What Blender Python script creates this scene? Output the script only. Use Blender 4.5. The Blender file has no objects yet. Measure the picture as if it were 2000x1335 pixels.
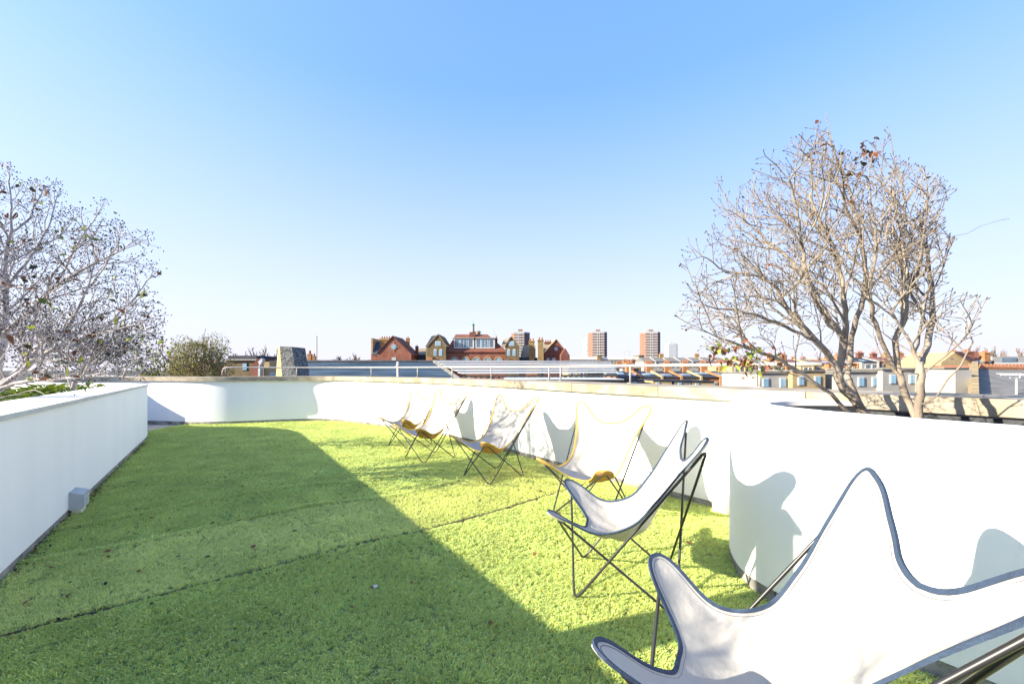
import bpy, bmesh, math, random
import numpy as np
from mathutils import Vector, Matrix
random.seed(7); rng = np.random.default_rng(7)
scene = bpy.context.scene
col = scene.collection
R = math.radians
# ------------------------------------------------------------------ camera
CAM_H, FPX, CX, HY = 1.27, 770.0, 1000.0, 721.0      # eye height (m), focal length and horizon in photo pixels
cam = bpy.data.cameras.new('camera'); camo = bpy.data.objects.new('camera', cam); col.objects.link(camo)
camo.location = (0, 0, CAM_H); camo.rotation_euler = (R(90), 0, 0)
cam.sensor_width = 36; cam.lens = 36 * FPX / 2000
cam.shift_y = (HY - 667.5) / 2000
cam.clip_start = 0.05; cam.clip_end = 6000
scene.camera = camo
# ------------------------------------------------------------------ light
SKY_POW, SKY_MUL, HAZE = .35, 2.2, 2.85
SUN_AZ, SUN_EL = 17.0, 21.8                            # light travels towards +X, turned 17 deg to +Y
sdir = Vector((math.cos(R(SUN_AZ)) * math.cos(R(SUN_EL)), math.sin(R(SUN_AZ)) * math.cos(R(SUN_EL)), -math.sin(R(SUN_EL))))
world = bpy.data.worlds.new('World'); scene.world = world; world.use_nodes = True
wn = world.node_tree; bg = wn.nodes['Background']
sky = wn.nodes.new('ShaderNodeTexSky'); sky.sky_type = 'NISHITA'; sky.sun_disc = False
sky.sun_elevation = R(SUN_EL); sky.sun_rotation = math.atan2(-sdir.x, -sdir.y)
sky.air_density = 1.0; sky.dust_density = 2.6; sky.ozone_density = 2.0; sky.altitude = 30
sh = wn.nodes.new('ShaderNodeSeparateColor'); sh.mode = 'HSV'; ch_ = wn.nodes.new('ShaderNodeCombineColor'); ch_.mode = 'HSV'   # soften the sky's brightness range, as the photograph's exposure blend does
pw_ = wn.nodes.new('ShaderNodeMath'); pw_.operation = 'POWER'; pw_.inputs[1].default_value = SKY_POW; ml_ = wn.nodes.new('ShaderNodeMath'); ml_.operation = 'MULTIPLY'; ml_.inputs[1].default_value = SKY_MUL
wn.links.new(sky.outputs[0], sh.inputs[0]); wn.links.new(sh.outputs[0], ch_.inputs[0]); wn.links.new(sh.outputs[1], ch_.inputs[1])
wn.links.new(sh.outputs[2], pw_.inputs[0]); wn.links.new(pw_.outputs[0], ml_.inputs[0]); wn.links.new(ml_.outputs[0], ch_.inputs[2])
gm_ = wn.nodes.new('ShaderNodeMix'); gm_.data_type = 'RGBA'; gm_.blend_type = 'MULTIPLY'; gm_.inputs['Factor'].default_value = 1; gm_.inputs['B'].default_value = (.74, .945, 1.2, 1)
wn.links.new(ch_.outputs[0], gm_.inputs['A']); # pale horizon haze, the same all round
tc_ = wn.nodes.new('ShaderNodeTexCoord'); sx_ = wn.nodes.new('ShaderNodeSeparateXYZ'); wn.links.new(tc_.outputs['Generated'], sx_.inputs[0])
hz_ = wn.nodes.new('ShaderNodeMapRange'); hz_.inputs['From Min'].default_value = 0.0; hz_.inputs['From Max'].default_value = 0.58; hz_.inputs['To Min'].default_value = 1.0; hz_.inputs['To Max'].default_value = 0.0
wn.links.new(sx_.outputs[2], hz_.inputs['Value']); hp_ = wn.nodes.new('ShaderNodeMath'); hp_.operation = 'POWER'; hp_.inputs[1].default_value = 1.15; wn.links.new(hz_.outputs[0], hp_.inputs[0])
hm_ = wn.nodes.new('ShaderNodeMix'); hm_.data_type = 'RGBA'; hm_.inputs['B'].default_value = (HAZE * .985, HAZE * .98, HAZE * 1.15, 1)
wn.links.new(hp_.outputs[0], hm_.inputs['Factor']); wn.links.new(gm_.outputs['Result'], hm_.inputs['A']); wn.links.new(hm_.outputs['Result'], bg.inputs[0]); bg.inputs[1].default_value = 0.093
sun = bpy.data.lights.new('sun', 'SUN'); suno = bpy.data.objects.new('sun', sun); col.objects.link(suno)
sun.energy = 3.9; sun.angle = R(0.5); sun.color = (1.0, 0.89, 0.70)
suno.rotation_euler = sdir.to_track_quat('-Z', 'Y').to_euler(); suno.location = (-20, -6, 12)
scene.view_settings.view_transform = 'Standard'; scene.view_settings.look = 'None'
scene.view_settings.gamma = 1; scene.view_settings.exposure = 1.9
scene.view_settings.use_curve_mapping = False
scene.render.engine = 'CYCLES'

# ------------------------------------------------------------------ helpers
def G(px, py, z=0.0):                                   # photo pixel of a point at height z -> ground plan
    Y = (CAM_H - z) * FPX / (py - HY); return ((px - CX) / FPX * Y, Y)
def W(px, py, Y): return Vector(((px - CX) / FPX * Y, Y, CAM_H - (py - HY) * Y / FPX))
def PX(px, Y): return (px - CX) / FPX * Y
def PZ(py, Y): return CAM_H - (py - HY) * Y / FPX
GZ = -10.0                                              # street level

def mat(name, c, rough=0.8, var=0.12, scale=4.0, bump=0.0, bscale=60.0, stretch=(1, 1, 1), trans=0.0, spec=0.3, c2=None, metal=0.0, detail=6, coords='Object', bdist=0.01, sheen=0):
    m = bpy.data.materials.new(name); m.use_nodes = True; nt = m.node_tree; n = nt.nodes; l = nt.links
    b = n['Principled BSDF']; b.inputs['Roughness'].default_value = rough; b.inputs['Specular IOR Level'].default_value = spec
    b.inputs['Metallic'].default_value = metal
    tc = n.new('ShaderNodeTexCoord'); mp = n.new('ShaderNodeMapping'); mp.inputs['Scale'].default_value = stretch
    if coords == 'World':
        ge = n.new('ShaderNodeNewGeometry'); l.new(ge.outputs['Position'], mp.inputs['Vector'])
    else: l.new(tc.outputs[coords], mp.inputs['Vector'])
    no = n.new('ShaderNodeTexNoise'); no.inputs['Scale'].default_value = scale; no.inputs['Detail'].default_value = detail
    l.new(mp.outputs[0], no.inputs['Vector'])
    rp = n.new('ShaderNodeMapRange'); rp.inputs['From Min'].default_value = 0.3; rp.inputs['From Max'].default_value = 0.7
    l.new(no.outputs[0], rp.inputs['Value'])
    mx = n.new('ShaderNodeMix'); mx.data_type = 'RGBA'
    a = [max(0, x * (1 - var)) for x in c]; d = [min(1, x * (1 + var)) for x in (c2 or c)]
    mx.inputs['A'].default_value = (*a, 1); mx.inputs['B'].default_value = (*d, 1)
    l.new(rp.outputs[0], mx.inputs['Factor']); l.new(mx.outputs['Result'], b.inputs['Base Color'])
    if bump:
        nb = n.new('ShaderNodeTexNoise'); nb.inputs['Scale'].default_value = bscale; nb.inputs['Detail'].default_value = 5
        l.new(mp.outputs[0], nb.inputs['Vector'])
        bp = n.new('ShaderNodeBump'); bp.inputs['Strength'].default_value = bump; bp.inputs['Distance'].default_value = bdist
        l.new(nb.outputs[0], bp.inputs['Height']); l.new(bp.outputs[0], b.inputs['Normal'])
    if trans:
        tr = n.new('ShaderNodeBsdfTranslucent'); l.new(mx.outputs['Result'], tr.inputs['Color'])
        ms = n.new('ShaderNodeMixShader'); ms.inputs[0].default_value = trans
        l.new(b.outputs[0], ms.inputs[1]); l.new(tr.outputs[0], ms.inputs[2]); l.new(ms.outputs[0], n['Material Output'].inputs['Surface'])
    return m

class MB:
    def __init__(s): s.v = []; s.f = []; s.m = []
    def add(s, vs, fs, mi=0):
        o = len(s.v); s.v += [tuple(v) for v in vs]; s.f += [tuple(i + o for i in f) for f in fs]; s.m += [mi] * len(fs); return s
    def box(s, x0, x1, y0, y1, z0, z1, mi=0):
        return s.add([(x0, y0, z0), (x1, y0, z0), (x1, y1, z0), (x0, y1, z0), (x0, y0, z1), (x1, y0, z1), (x1, y1, z1), (x0, y1, z1)],
                     [(0, 3, 2, 1), (4, 5, 6, 7), (0, 1, 5, 4), (1, 2, 6, 5), (2, 3, 7, 6), (3, 0, 4, 7)], mi)
    def obox(s, c, ax, ay, az, mi=0):                   # oriented box: centre and half-axis vectors
        c = Vector(c); ax = Vector(ax); ay = Vector(ay); az = Vector(az)
        vs = [c + i * ax + j * ay + k * az for k in (-1, 1) for i, j in ((-1, -1), (1, -1), (1, 1), (-1, 1))]
        return s.add(vs, [(0, 3, 2, 1), (4, 5, 6, 7), (0, 1, 5, 4), (1, 2, 6, 5), (2, 3, 7, 6), (3, 0, 4, 7)], mi)
    def prism(s, poly, y0, y1, mi=0):                   # polygon in xz (counter-clockwise from the camera) pushed along y
        n = len(poly); vs = [(x, y0, z) for x, z in poly] + [(x, y1, z) for x, z in poly]
        fs = [tuple(range(n)), tuple(range(2 * n - 1, n - 1, -1))] + [((i + 1) % n, i, n + i, n + (i + 1) % n) for i in range(n)]
        return s.add(vs, fs, mi)
    def zprism(s, poly, z0, z1, mi=0):
        n = len(poly); vs = [(x, y, z0) for x, y in poly] + [(x, y, z1) for x, y in poly]
        fs = [tuple(range(n - 1, -1, -1)), tuple(range(n, 2 * n))] + [(i, (i + 1) % n, n + (i + 1) % n, n + i) for i in range(n)]
        return s.add(vs, fs, mi)
    def tube(s, pts, r, sides=6, mi=0, closed=False, caps=True):
        pts = [Vector(p) for p in pts]; n = len(pts)
        rs = [float(q) for q in r] if hasattr(r, '__len__') else [float(r)] * n
        up = None; vs = []
        for i, p in enumerate(pts):
            if closed: t = pts[(i + 1) % n] - pts[i - 1]
            else: t = pts[min(i + 1, n - 1)] - pts[max(i - 1, 0)]
            if t.length < 1e-9: t = Vector((0, 0, 1))
            t.normalize()
            if up is None: up = t.orthogonal().normalized()
            up = (up - up.dot(t) * t)
            if up.length < 1e-6: up = t.orthogonal()
            up.normalize(); w = t.cross(up)
            for k in range(sides):
                a = 2 * math.pi * k / sides; vs.append(p + rs[i] * (math.cos(a) * up + math.sin(a) * w))
        fs = []
        for i in range(n if closed else n - 1):
            a = i * sides; b = ((i + 1) % n) * sides
            for k in range(sides): k2 = (k + 1) % sides; fs.append((a + k, a + k2, b + k2, b + k))
        if caps and not closed: fs += [tuple(range(sides - 1, -1, -1)), tuple(range((n - 1) * sides, n * sides))]
        return s.add(vs, fs, mi)
    def mesh(s, name, mats, smooth=False):
        me = bpy.data.meshes.new(name); me.from_pydata(s.v, [], s.f)
        for m in (mats if isinstance(mats, (list, tuple)) else [mats]): me.materials.append(m)
        if any(s.m): me.polygons.foreach_set('material_index', s.m)
        if smooth: me.polygons.foreach_set('use_smooth', [True] * len(me.polygons))
        if smooth == 'sharp': me.set_sharp_from_angle(angle=R(35))
        me.update(); return me
    def build(s, name, mats, parent=None, smooth=False):
        o = bpy.data.objects.new(name, s.mesh(name, mats, smooth)); col.objects.link(o)
        if parent: o.parent = parent
        return o
def link(name, me, parent=None, loc=None, rot=None, sc=None):
    o = bpy.data.objects.new(name, me); col.objects.link(o)
    if parent: o.parent = parent
    if loc is not None: o.location = loc
    if rot is not None: o.rotation_euler = rot
    if sc is not None: o.scale = sc
    return o
def tag(o, label=None, cat=None, group=None, kind=None):
    for k, v in (('label', label), ('category', cat), ('group', group), ('kind', kind)):
        if v: o[k] = v
    return o
def thing(name, label, cat, loc=(0, 0, 0), rz=0, group=None):
    o = bpy.data.objects.new(name, None); col.objects.link(o); o.location = loc; o.rotation_euler = (0, 0, rz)
    o.empty_display_size = 0.1
    return tag(o, label, cat, group)
def at(o, loc):                                        # give a mesh built in world space its origin at its base
    loc = Vector(loc); o.data.transform(Matrix.Translation(-loc)); o.location = loc; return o
def catmull(pts, step):
    P = [np.array(p, float) for p in pts]; P = [2 * P[0] - P[1]] + P + [2 * P[-1] - P[-2]]; out = []
    for i in range(1, len(P) - 2):
        n = max(1, int(np.linalg.norm(P[i + 1] - P[i]) / step))
        for k in range(n):
            t = k / n; a, b, c, d = P[i - 1:i + 3]
            out.append(.5 * (2 * b + (c - a) * t + (2 * a - 5 * b + 4 * c - d) * t * t + (3 * b - a - 3 * c + d) * t ** 3))
    out.append(P[-2]); return np.array(out)
def normals2(c):
    t = np.gradient(c, axis=0); t /= np.linalg.norm(t, axis=1)[:, None] + 1e-9
    return np.stack([-t[:, 1], t[:, 0]], 1)
def arclen(c): return np.concatenate([[0], np.cumsum(np.linalg.norm(np.diff(c, axis=0), axis=1))])
def resample(c, n):
    s = arclen(c); q = np.linspace(0, s[-1], n); return np.stack([np.interp(q, s, c[:, k]) for k in range(c.shape[1])], 1)
def sub(c, s0, s1):                                     # piece of a polyline between two arc lengths
    s = arclen(c); q = np.concatenate([[s0], s[(s > s0 + 1e-4) & (s < s1 - 1e-4)], [s1]])
    return np.stack([np.interp(q, s, c[:, k]) for k in range(c.shape[1])], 1)
def strip(mb, a, b, z0, z1, mi=0):                       # solid between two plan polylines with equal counts
    n = len(a)
    vs = [(x, y, z0) for x, y in a] + [(x, y, z0) for x, y in b] + [(x, y, z1) for x, y in a] + [(x, y, z1) for x, y in b]
    A, B, C, D = 0, n, 2 * n, 3 * n; fs = []
    for i in range(n - 1):
        fs += [(A + i, A + i + 1, C + i + 1, C + i), (B + i + 1, B + i, D + i, D + i + 1), (C + i, C + i + 1, D + i + 1, D + i), (A + i + 1, A + i, B + i, B + i + 1)]
    fs += [(A, C, D, B), (A + n - 1, B + n - 1, D + n - 1, C + n - 1)]
    return mb.add(vs, fs, mi)

# ------------------------------------------------------------------ materials
M = {}
M['render'] = mat('white_render', (.85, .85, .845), .75, .03, 1.3, .15, 90, (1.6, 1.6, .13), bdist=.004)
M['coping'] = mat('coping_stone', (.33, .27, .185), .9, .3, 5, .5, 40, c2=(.34, .30, .24))
M['kerb'] = mat('grey_kerb', (.20, .20, .20), .9, .35, 9, .5, 70, c2=(.27, .26, .24))
M['concrete'] = mat('concrete', (.36, .33, .29), .9, .2, 3, .3, 50)
M['bitumen'] = mat('dark_liner', (.045, .05, .058), .6, .3, 5, .4, 30)
M['soil'] = mat('soil', (.05, .038, .025), .95, .4, 12, .9, 30)
M['turfbase'] = mat('turf_backing', (.17, .21, .07), .95, .35, 25, .6, 120, coords='World')
M['blade'] = mat('turf_blade', (.69, .74, .20), .5, .15, 2.2, trans=.22, coords='World', c2=(.76, .78, .24), spec=.5)
M['blade2'] = mat('turf_blade_dark', (.46, .62, .21), .5, .2, 3, trans=.2, coords='World', spec=.4)
M['thatch'] = mat('turf_thatch', (.60, .52, .27), .8, .2, 3, trans=.2, coords='World')
M['canvas'] = mat('white_canvas', (.47, .45, .41), .9, .04, 6, .4, 9, trans=.14, bdist=.03)
M['canvas_under'] = mat('canvas_underside', (.52, .50, .45), .9, .05, 6, .2, 14, bdist=.02)
M['orange_under'] = mat('orange_canvas_underside', (.60, .33, .13), .85, .08, 8, .2, 20, trans=.1)
M['blue_trim'] = mat('blue_binding', (.036, .058, .10), .85, .15, 60, .4, 250)
M['yellow_trim'] = mat('yellow_binding', (.60, .39, .06), .8, .08, 40, .3, 200)
M['rod'] = mat('black_steel', (.022, .022, .024), .38, .2, 10, spec=.5)
M['bark'] = mat('pale_bark', (.22, .18, .14), .9, .35, 9, .8, 45, (1, 1, .5), c2=(.25, .21, .17))
M['bark2'] = mat('grey_bark', (.33, .305, .31), .9, .35, 9, .6, 45, c2=(.39, .36, .37))
M['bud'] = mat('dark_buds', (.085, .07, .07), .8, .3, 20)
for k, c in dict(leaf_olive=(.25, .24, .12), leaf_green=(.11, .17, .025), leaf_lime=(.32, .36, .04), leaf_brown=(.17, .07, .03), leaf_dark=(.035, .035, .02), leaf_red=(.26, .085, .04)).items():
    M[k] = mat(k, c, .6, .25, 15, trans=.25)
M['ivy'] = mat('fresh_leaf', (.08, .15, .012), .5, .35, 6, trans=.3, c2=(.19, .24, .03))
M['rail'] = mat('painted_rail', (.33, .32, .30), .5, .12, 8, spec=.5)
M['boxgrey'] = mat('grey_metal_box', (.40, .43, .45), .5, .1, 6, spec=.5)
M['boxwhite'] = mat('cream_box', (.68, .66, .58), .6, .08, 6)
M['slate'] = mat('blue_slate', (.035, .062, .095), .7, .35, 1.2, .3, 6, (.3, 1, 4), c2=(.05, .08, .115), spec=.2)
M['slate_dark'] = mat('dark_slate', (.03, .036, .05), .7, .3, 3, .3, 20)
M['slate_grey'] = mat('grey_slate', (.26, .25, .23), .8, .2, 2, .2, 15)
M['lead'] = mat('lead_ridge', (.055, .058, .065), .6, .25, 3)
M['flint'] = mat('flint_render', (.17, .175, .175), .9, .6, 7, .9, 12, c2=(.24, .24, .23), bdist=.05)
M['red'] = mat('red_brick', (.37, .135, .085), .9, .28, .6, .3, 8, c2=(.36, .15, .10))
M['red2'] = mat('dark_red_brick', (.25, .10, .075), .9, .28, .8, .3, 8)
M['yellow'] = mat('yellow_stock_brick', (.42, .29, .13), .9, .25, .8, .3, 8)
M['stock'] = mat('brown_stock_brick', (.23, .175, .095), .9, .25, .8, .3, 8)
M['orange'] = mat('orange_brick', (.50, .24, .11), .9, .25, 1.2, .3, 10)
M['beige'] = mat('beige_brick', (.56, .42, .23), .9, .15, 1.5, .3, 10)
M['tile'] = mat('clay_tile_roof', (.30, .115, .075), .85, .2, .5, .4, 5, (1, 1, 6))
M['tile2'] = mat('plum_tile_roof', (.19, .085, .08), .85, .2, .5, .4, 5, (1, 1, 6))
M['tan'] = mat('tan_tile_roof', (.42, .33, .23), .9, .15, .8)
M['white'] = mat('white_paint', (.78, .78, .76), .6, .04, 2)
M['bright_white'] = mat('bright_white_paint', (.82, .82, .80), .6, .04, 2)  # white kept out of the city dimming so the terrace roof edge stays bright
M['offwhite'] = mat('offwhite_render', (.50, .48, .44), .8, .1, 1.5)
M['glass'] = mat('window_glass', (.10, .15, .20), .12, .3, .7, spec=.8)
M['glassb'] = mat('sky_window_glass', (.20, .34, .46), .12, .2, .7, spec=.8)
M['copper'] = mat('green_copper', (.16, .33, .25), .7, .2, 2)
M['pot'] = mat('clay_pot', (.52, .23, .12), .85, .2, 8)
M['towerbrick'] = mat('tower_brick', (.36, .21, .155), .9, .12, .3)
M['towerdark'] = mat('tower_dark_panel', (.10, .10, .125), .7, .2, .3)
M['haze_white'] = mat('pale_panel', (.66, .68, .70), .6, .06, .3)
M['canopy'] = mat('pale_sheet_roof', (.78, .82, .84), .5, .12, 1.0, .1, 8, (.4, 2, 2), spec=.5)
M['street'] = mat('asphalt', (.05, .05, .05), .95, .2, .3)
M['twigmass'] = mat('bare_twig', (.27, .21, .16), .95, .2, 4)
M['scrap'] = mat('dark_steel', (.06, .06, .065), .6, .3, 5)

for k_ in ('red', 'red2', 'yellow', 'stock', 'orange', 'beige', 'tile', 'tile2', 'tan', 'white', 'offwhite', 'towerbrick', 'haze_white', 'canopy', 'slate_grey', 'flint', 'pot', 'twigmass'):
    for n_ in M[k_].node_tree.nodes:                    # city colours scaled down evenly to balance the strong sun and exposure
        if n_.type == 'MIX':
            for q_ in ('A', 'B'): c_ = n_.inputs[q_].default_value; n_.inputs[q_].default_value = (c_[0] * .63, c_[1] * .64, c_[2] * .66, 1)
# ------------------------------------------------------------------ setting: street, terrace
tag(MB().add([(-4000, -300, GZ), (4000, -300, GZ), (4000, 5000, GZ), (-4000, 5000, GZ)], [(0, 1, 2, 3)]).build('ground', M['street']), kind='structure')
N2 = np.array([.802, .597]); D2 = np.array([-.597, .802])
def nd(n, t): return tuple(n * N2 + t * D2)             # terrace axes: across, along
# plan of the inner wall faces
left_in = catmull([nd(-1.03, -6), nd(-1.03, -3), nd(-1.03, 0), nd(-1.03, 4), nd(-1.03, 8), nd(-1.03, 9.55), (-6.77, 7.28), (-7.12, 7.53), (-7.62, 7.73), (-8.3, 7.86), (-9.0, 7.90), (-9.5, 8.02), (-9.76, 8.35)], .08)
far_in = catmull([(-9.78, 8.36), (-9.72, 8.78), (-9.4, 9.08), (-8.8, 9.24), (-8.2, 9.18), (-7.6, 9.06), (-7.1, 9.0), (-6.7, 9.04), (-6.3, 9.16), (-5.6, 9.40), (-5.0, 9.56), (-4.5, 9.57), (-4.05, 9.42), (-3.55, 9.14), (-3.03, 8.78), (-2.4, 8.32), (-1.85, 7.93), (-1.38, 7.52), (-.75, 6.82), (-.08, 6.02), (1.01, 4.56), (1.86, 3.53), nd(3.62, .2), nd(3.62, -3), nd(3.62, -6.5)], .08)
pod_out = catmull([(2.15, 3.28), (1.92, 3.12), (1.68, 2.93), (1.50, 2.72), (1.40, 2.5), (1.36, 2.3), (1.40, 2.12), (1.50, 1.93), (1.63, 1.75), (1.74, 1.61), nd(2.355, -1), nd(2.355, -3), nd(2.355, -6)], .05)
pod_in = catmull([(2.42, 2.76), (2.2, 2.78), (1.95, 2.77), (1.76, 2.68), (1.665, 2.52), (1.68, 2.3), (1.76, 2.06), (1.86, 1.88), nd(2.59, .35), nd(2.59, -1), nd(2.59, -3), nd(2.59, -6)], .05)
HL, HF, HPOD = .998, 1.0, 1.045
slab = [nd(-4.6, -6.6), nd(4.3, -6.6), nd(4.3, 3.5), nd(4.15, 7.2), (-3.2, 9.9), (-5, 10.25), (-9.2, 10.1), (-10.8, 9.4), nd(-4.6, 10.6)]
tag(MB().zprism(slab, GZ, -.012).build('terrace_floor', M['concrete']), kind='structure')

# floor outline for turf
def inside(poly, x, y):
    x = np.asarray(x, float); y = np.asarray(y, float); c = np.zeros(x.shape, bool); j = len(poly) - 1
    for i in range(len(poly)):
        xi, yi = poly[i]; xj, yj = poly[j]
        with np.errstate(divide='ignore', invalid='ignore'):
            c ^= ((yi > y) != (yj > y)) & (x < (xj - xi) * (y - yi) / (yj - yi) + xi)
        j = i
    return c
k0 = np.argmin(np.linalg.norm(far_in - np.array([1.9, 3.48]), axis=1))
floor_poly = np.concatenate([left_in, far_in[:k0], pod_out])
s1 = [G(*p) for p in [(-60, 1264), (0, 1248), (240, 1187), (420, 1140), (560, 1105), (690, 1068), (830, 1038), (980, 997), (1075, 968), (1150, 948)]]
seam1 = catmull([nd(-1.2, s1[0][0] * D2[0] + s1[0][1] * D2[1])] + s1 + [nd(3.9, s1[-1][0] * D2[0] + s1[-1][1] * D2[1])], .05)
tw = s1[4][0] * D2[0] + s1[4][1] * D2[1]
def along(x, y): return np.asarray(x) * D2[0] + np.asarray(y) * D2[1]
def across(x, y): return np.asarray(x) * N2[0] + np.asarray(y) * N2[1]
sn = across(seam1[:, 0], seam1[:, 1]); st = along(seam1[:, 0], seam1[:, 1]); so_ = np.argsort(sn); sn = sn[so_]; st = st[so_]
def seam_t(n): return np.interp(n, sn, st)
def undul(x, y):
    x = np.asarray(x, float); y = np.asarray(y, float)
    n = across(x, y); t = along(x, y) - seam_t(n)
    z = .004 * np.sin(2.1 * x + 1.3 * np.sin(1.7 * y)) + .004 * np.sin(2.9 * y + np.sin(2.3 * x))
    z += .014 * np.exp(-((t - 1.02 - .06 * np.sin(3 * n)) / .035) ** 2) * (n < 2.2)      # crease of the next roll
    z += .012 * np.exp(-((t - 1.75 - .10 * np.sin(2.2 * n + 1)) / .05) ** 2)
    z += .012 * np.exp(-((n - .18 - .05 * np.sin(4 * t)) / .04) ** 2) * np.exp(-((t - 1.6) / .9) ** 2)
    z -= .012 * np.exp(-(t / .018) ** 2)
    return z + .012
gx = np.arange(-7.45, 3.4, .05); gy = np.arange(-3.0, 9.8, .05)
XX, YY = np.meshgrid(gx, gy, indexing='ij'); ZZ = undul(XX, YY)
pad = []
ins = inside(floor_poly, XX, YY)
grow = ins.copy()
for dx in (-1, 0, 1):
    for dy in (-1, 0, 1): grow |= np.roll(np.roll(ins, dx, 0), dy, 1)
keep = grow[:-1, :-1] & grow[1:, :-1] & grow[1:, 1:] & grow[:-1, 1:]
ii, jj = np.nonzero(keep); ny = len(gy)
turf = MB(); turf.v = [tuple(p) for p in np.stack([XX.ravel(), YY.ravel(), ZZ.ravel()], 1)]
turf.f = [(i * ny + j, (i + 1) * ny + j, (i + 1) * ny + j + 1, i * ny + j + 1) for i, j in zip(ii, jj)]; turf.m = [0] * len(turf.f)
turfo = tag(turf.build('turf', M['turfbase'], smooth=True), kind='structure')
bmt = bmesh.new(); bmt.from_mesh(turfo.data); bmesh.ops.delete(bmt, geom=[v for v in bmt.verts if not v.link_faces], context='VERTS'); bmt.to_mesh(turfo.data); bmt.free()

# ------------------------------------------------------------------ walls
def kerb(parent, c, side, z1, length=.46, depth=.07, off=.006, s0=0, s1=None):
    S = arclen(c)[-1] if s1 is None else s1; s = s0; k = 0
    while s < S - .05:
        L = length * random.uniform(.8, 1.25); e = min(S, s + L)
        p = sub(c, s + .003, e - .003); nn = normals2(p) if len(p) > 2 else np.repeat(normals2(np.array([p[0], (p[0] + p[-1]) / 2, p[-1]]))[:1], len(p), 0)
        j = random.uniform(0, .004)
        mb = MB(); strip(mb, p + nn * side * (off + j), p + nn * side * depth, -.01, z1 - .004 - random.uniform(0, .004))
        mb.build('kerb_block', M['kerb'], parent); s = e; k += 1
def wall_body(mb, a, b, z0, z1): strip(mb, a, b, z0, z1)
# left planter wall (normal side: the planter lies to the left of travel)
lw = thing('planter_wall', 'long white rendered planter wall in shade along the left of the lawn', 'wall', (*left_in[60], 0))
lw.location = (0, 0, 0)
nl = normals2(left_in)
mb = MB(); strip(mb, left_in, left_in + nl * .43, .072, HL - .018); mb.build('render', M['render'], lw, smooth='sharp')
mb = MB(); strip(mb, left_in - nl * .012, left_in + nl * .445, HL - .016, HL); mb.build('cap', M['render'], lw)
mb = MB(); strip(mb, left_in - nl * .016, left_in - nl * .013, HL - .03, HL + .004); mb.build('metal_flashing', M['boxgrey'], lw)
mb = MB(); strip(mb, left_in + nl * .10, left_in + nl * .40, -.012, .070); mb.build('footing', M['kerb'], lw)
kerb(lw, left_in, 1, .072)
# far parapet
nf = normals2(far_in)
fw = thing('parapet_wall', 'curving white parapet wall with beige stone coping behind the chairs', 'wall')
mb = MB(); strip(mb, far_in, far_in + nf * .50, .072, HF - .002); mb.build('render', M['render'], fw, smooth='sharp')
mb = MB(); strip(mb, far_in + nf * .10, far_in + nf * .45, -.012, .070); mb.build('footing', M['kerb'], fw)
kerb(fw, far_in, 1, .072, s1=arclen(far_in)[k0] + .4)
S = arclen(far_in)[-1]; s = 0
while s < S - .2:
    e = min(S, s + random.uniform(1.05, 1.35)); p = sub(far_in, s + .003, e - .003); nn = normals2(p)
    mb = MB(); dz = random.uniform(-.003, .003)
    strip(mb, p - nn * .055, p + nn * .60, HF, HF + .098 + dz); o = mb.build('coping_stone', M['coping'], fw); s = e
# right planter pod
npod = 240
po = resample(pod_out, npod); pi_ = resample(pod_in, npod)
pw = thing('planter_wall', 'white rendered curved planter wall on the right holding the bare trees', 'wall')
mb = MB(); strip(mb, po, pi_, .085, HPOD); mb.build('render', M['render'], pw, smooth='sharp')
no_ = normals2(po)
mb = MB(); strip(mb, po + no_ * .08, po + no_ * .2, -.012, .083); mb.build('footing', M['kerb'], pw)
kerb(pw, pod_out, 1, .085, length=.5, s1=arclen(pod_out)[-1] * .8)
ni = normals2(pod_in)
mb = MB(); strip(mb, pod_in + ni * .004, pod_in + ni * .010, .2, HPOD - .03); mb.build('liner', M['bitumen'], pw)
pb = catmull([nd(3.60, 1.35), nd(3.612, -1), nd(3.612, -6.4)], .3); nb_ = normals2(pb)
mb = MB(); strip(mb, pb, pb + np.array(-N2) * .006, .2, HF - .012); mb.build('liner', M['bitumen'], pw)
soilp = [tuple(p) for p in pod_in[4:]] + [nd(3.58, -6), nd(3.58, 1.0)]
tag(at(MB().zprism(soilp, .02, .55).build('planter_soil', M['soil']), (2.1, 2.2, .02)), kind='structure')
lsoil = [tuple(p) for p in (left_in + nl * .425)[::6]] + [nd(-4.4, 9.5), nd(-4.4, -6)]
tag(at(MB().zprism(lsoil, .02, .80).build('planter_soil', M['soil']), (-6, 5, .02)), kind='structure')
# slim post on the left wall beside the camera: throws the band of shade in front of the nearest chair
pp = Vector((-2.29, .99, HL)); mb = MB()
mb.box(-.09, .09, -.09, .09, 0, 1.0); mb.box(-.12, .12, -.12, .12, 1.0, 1.04); mb.box(-.12, .12, -.12, .12, 0, .02)
o = mb.build('wall_post', M['render']); o.location = pp; o.rotation_euler = (0, 0, math.atan2(N2[1], N2[0]))
tag(o, 'slim white post on the left planter wall just outside the picture', 'post')

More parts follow.
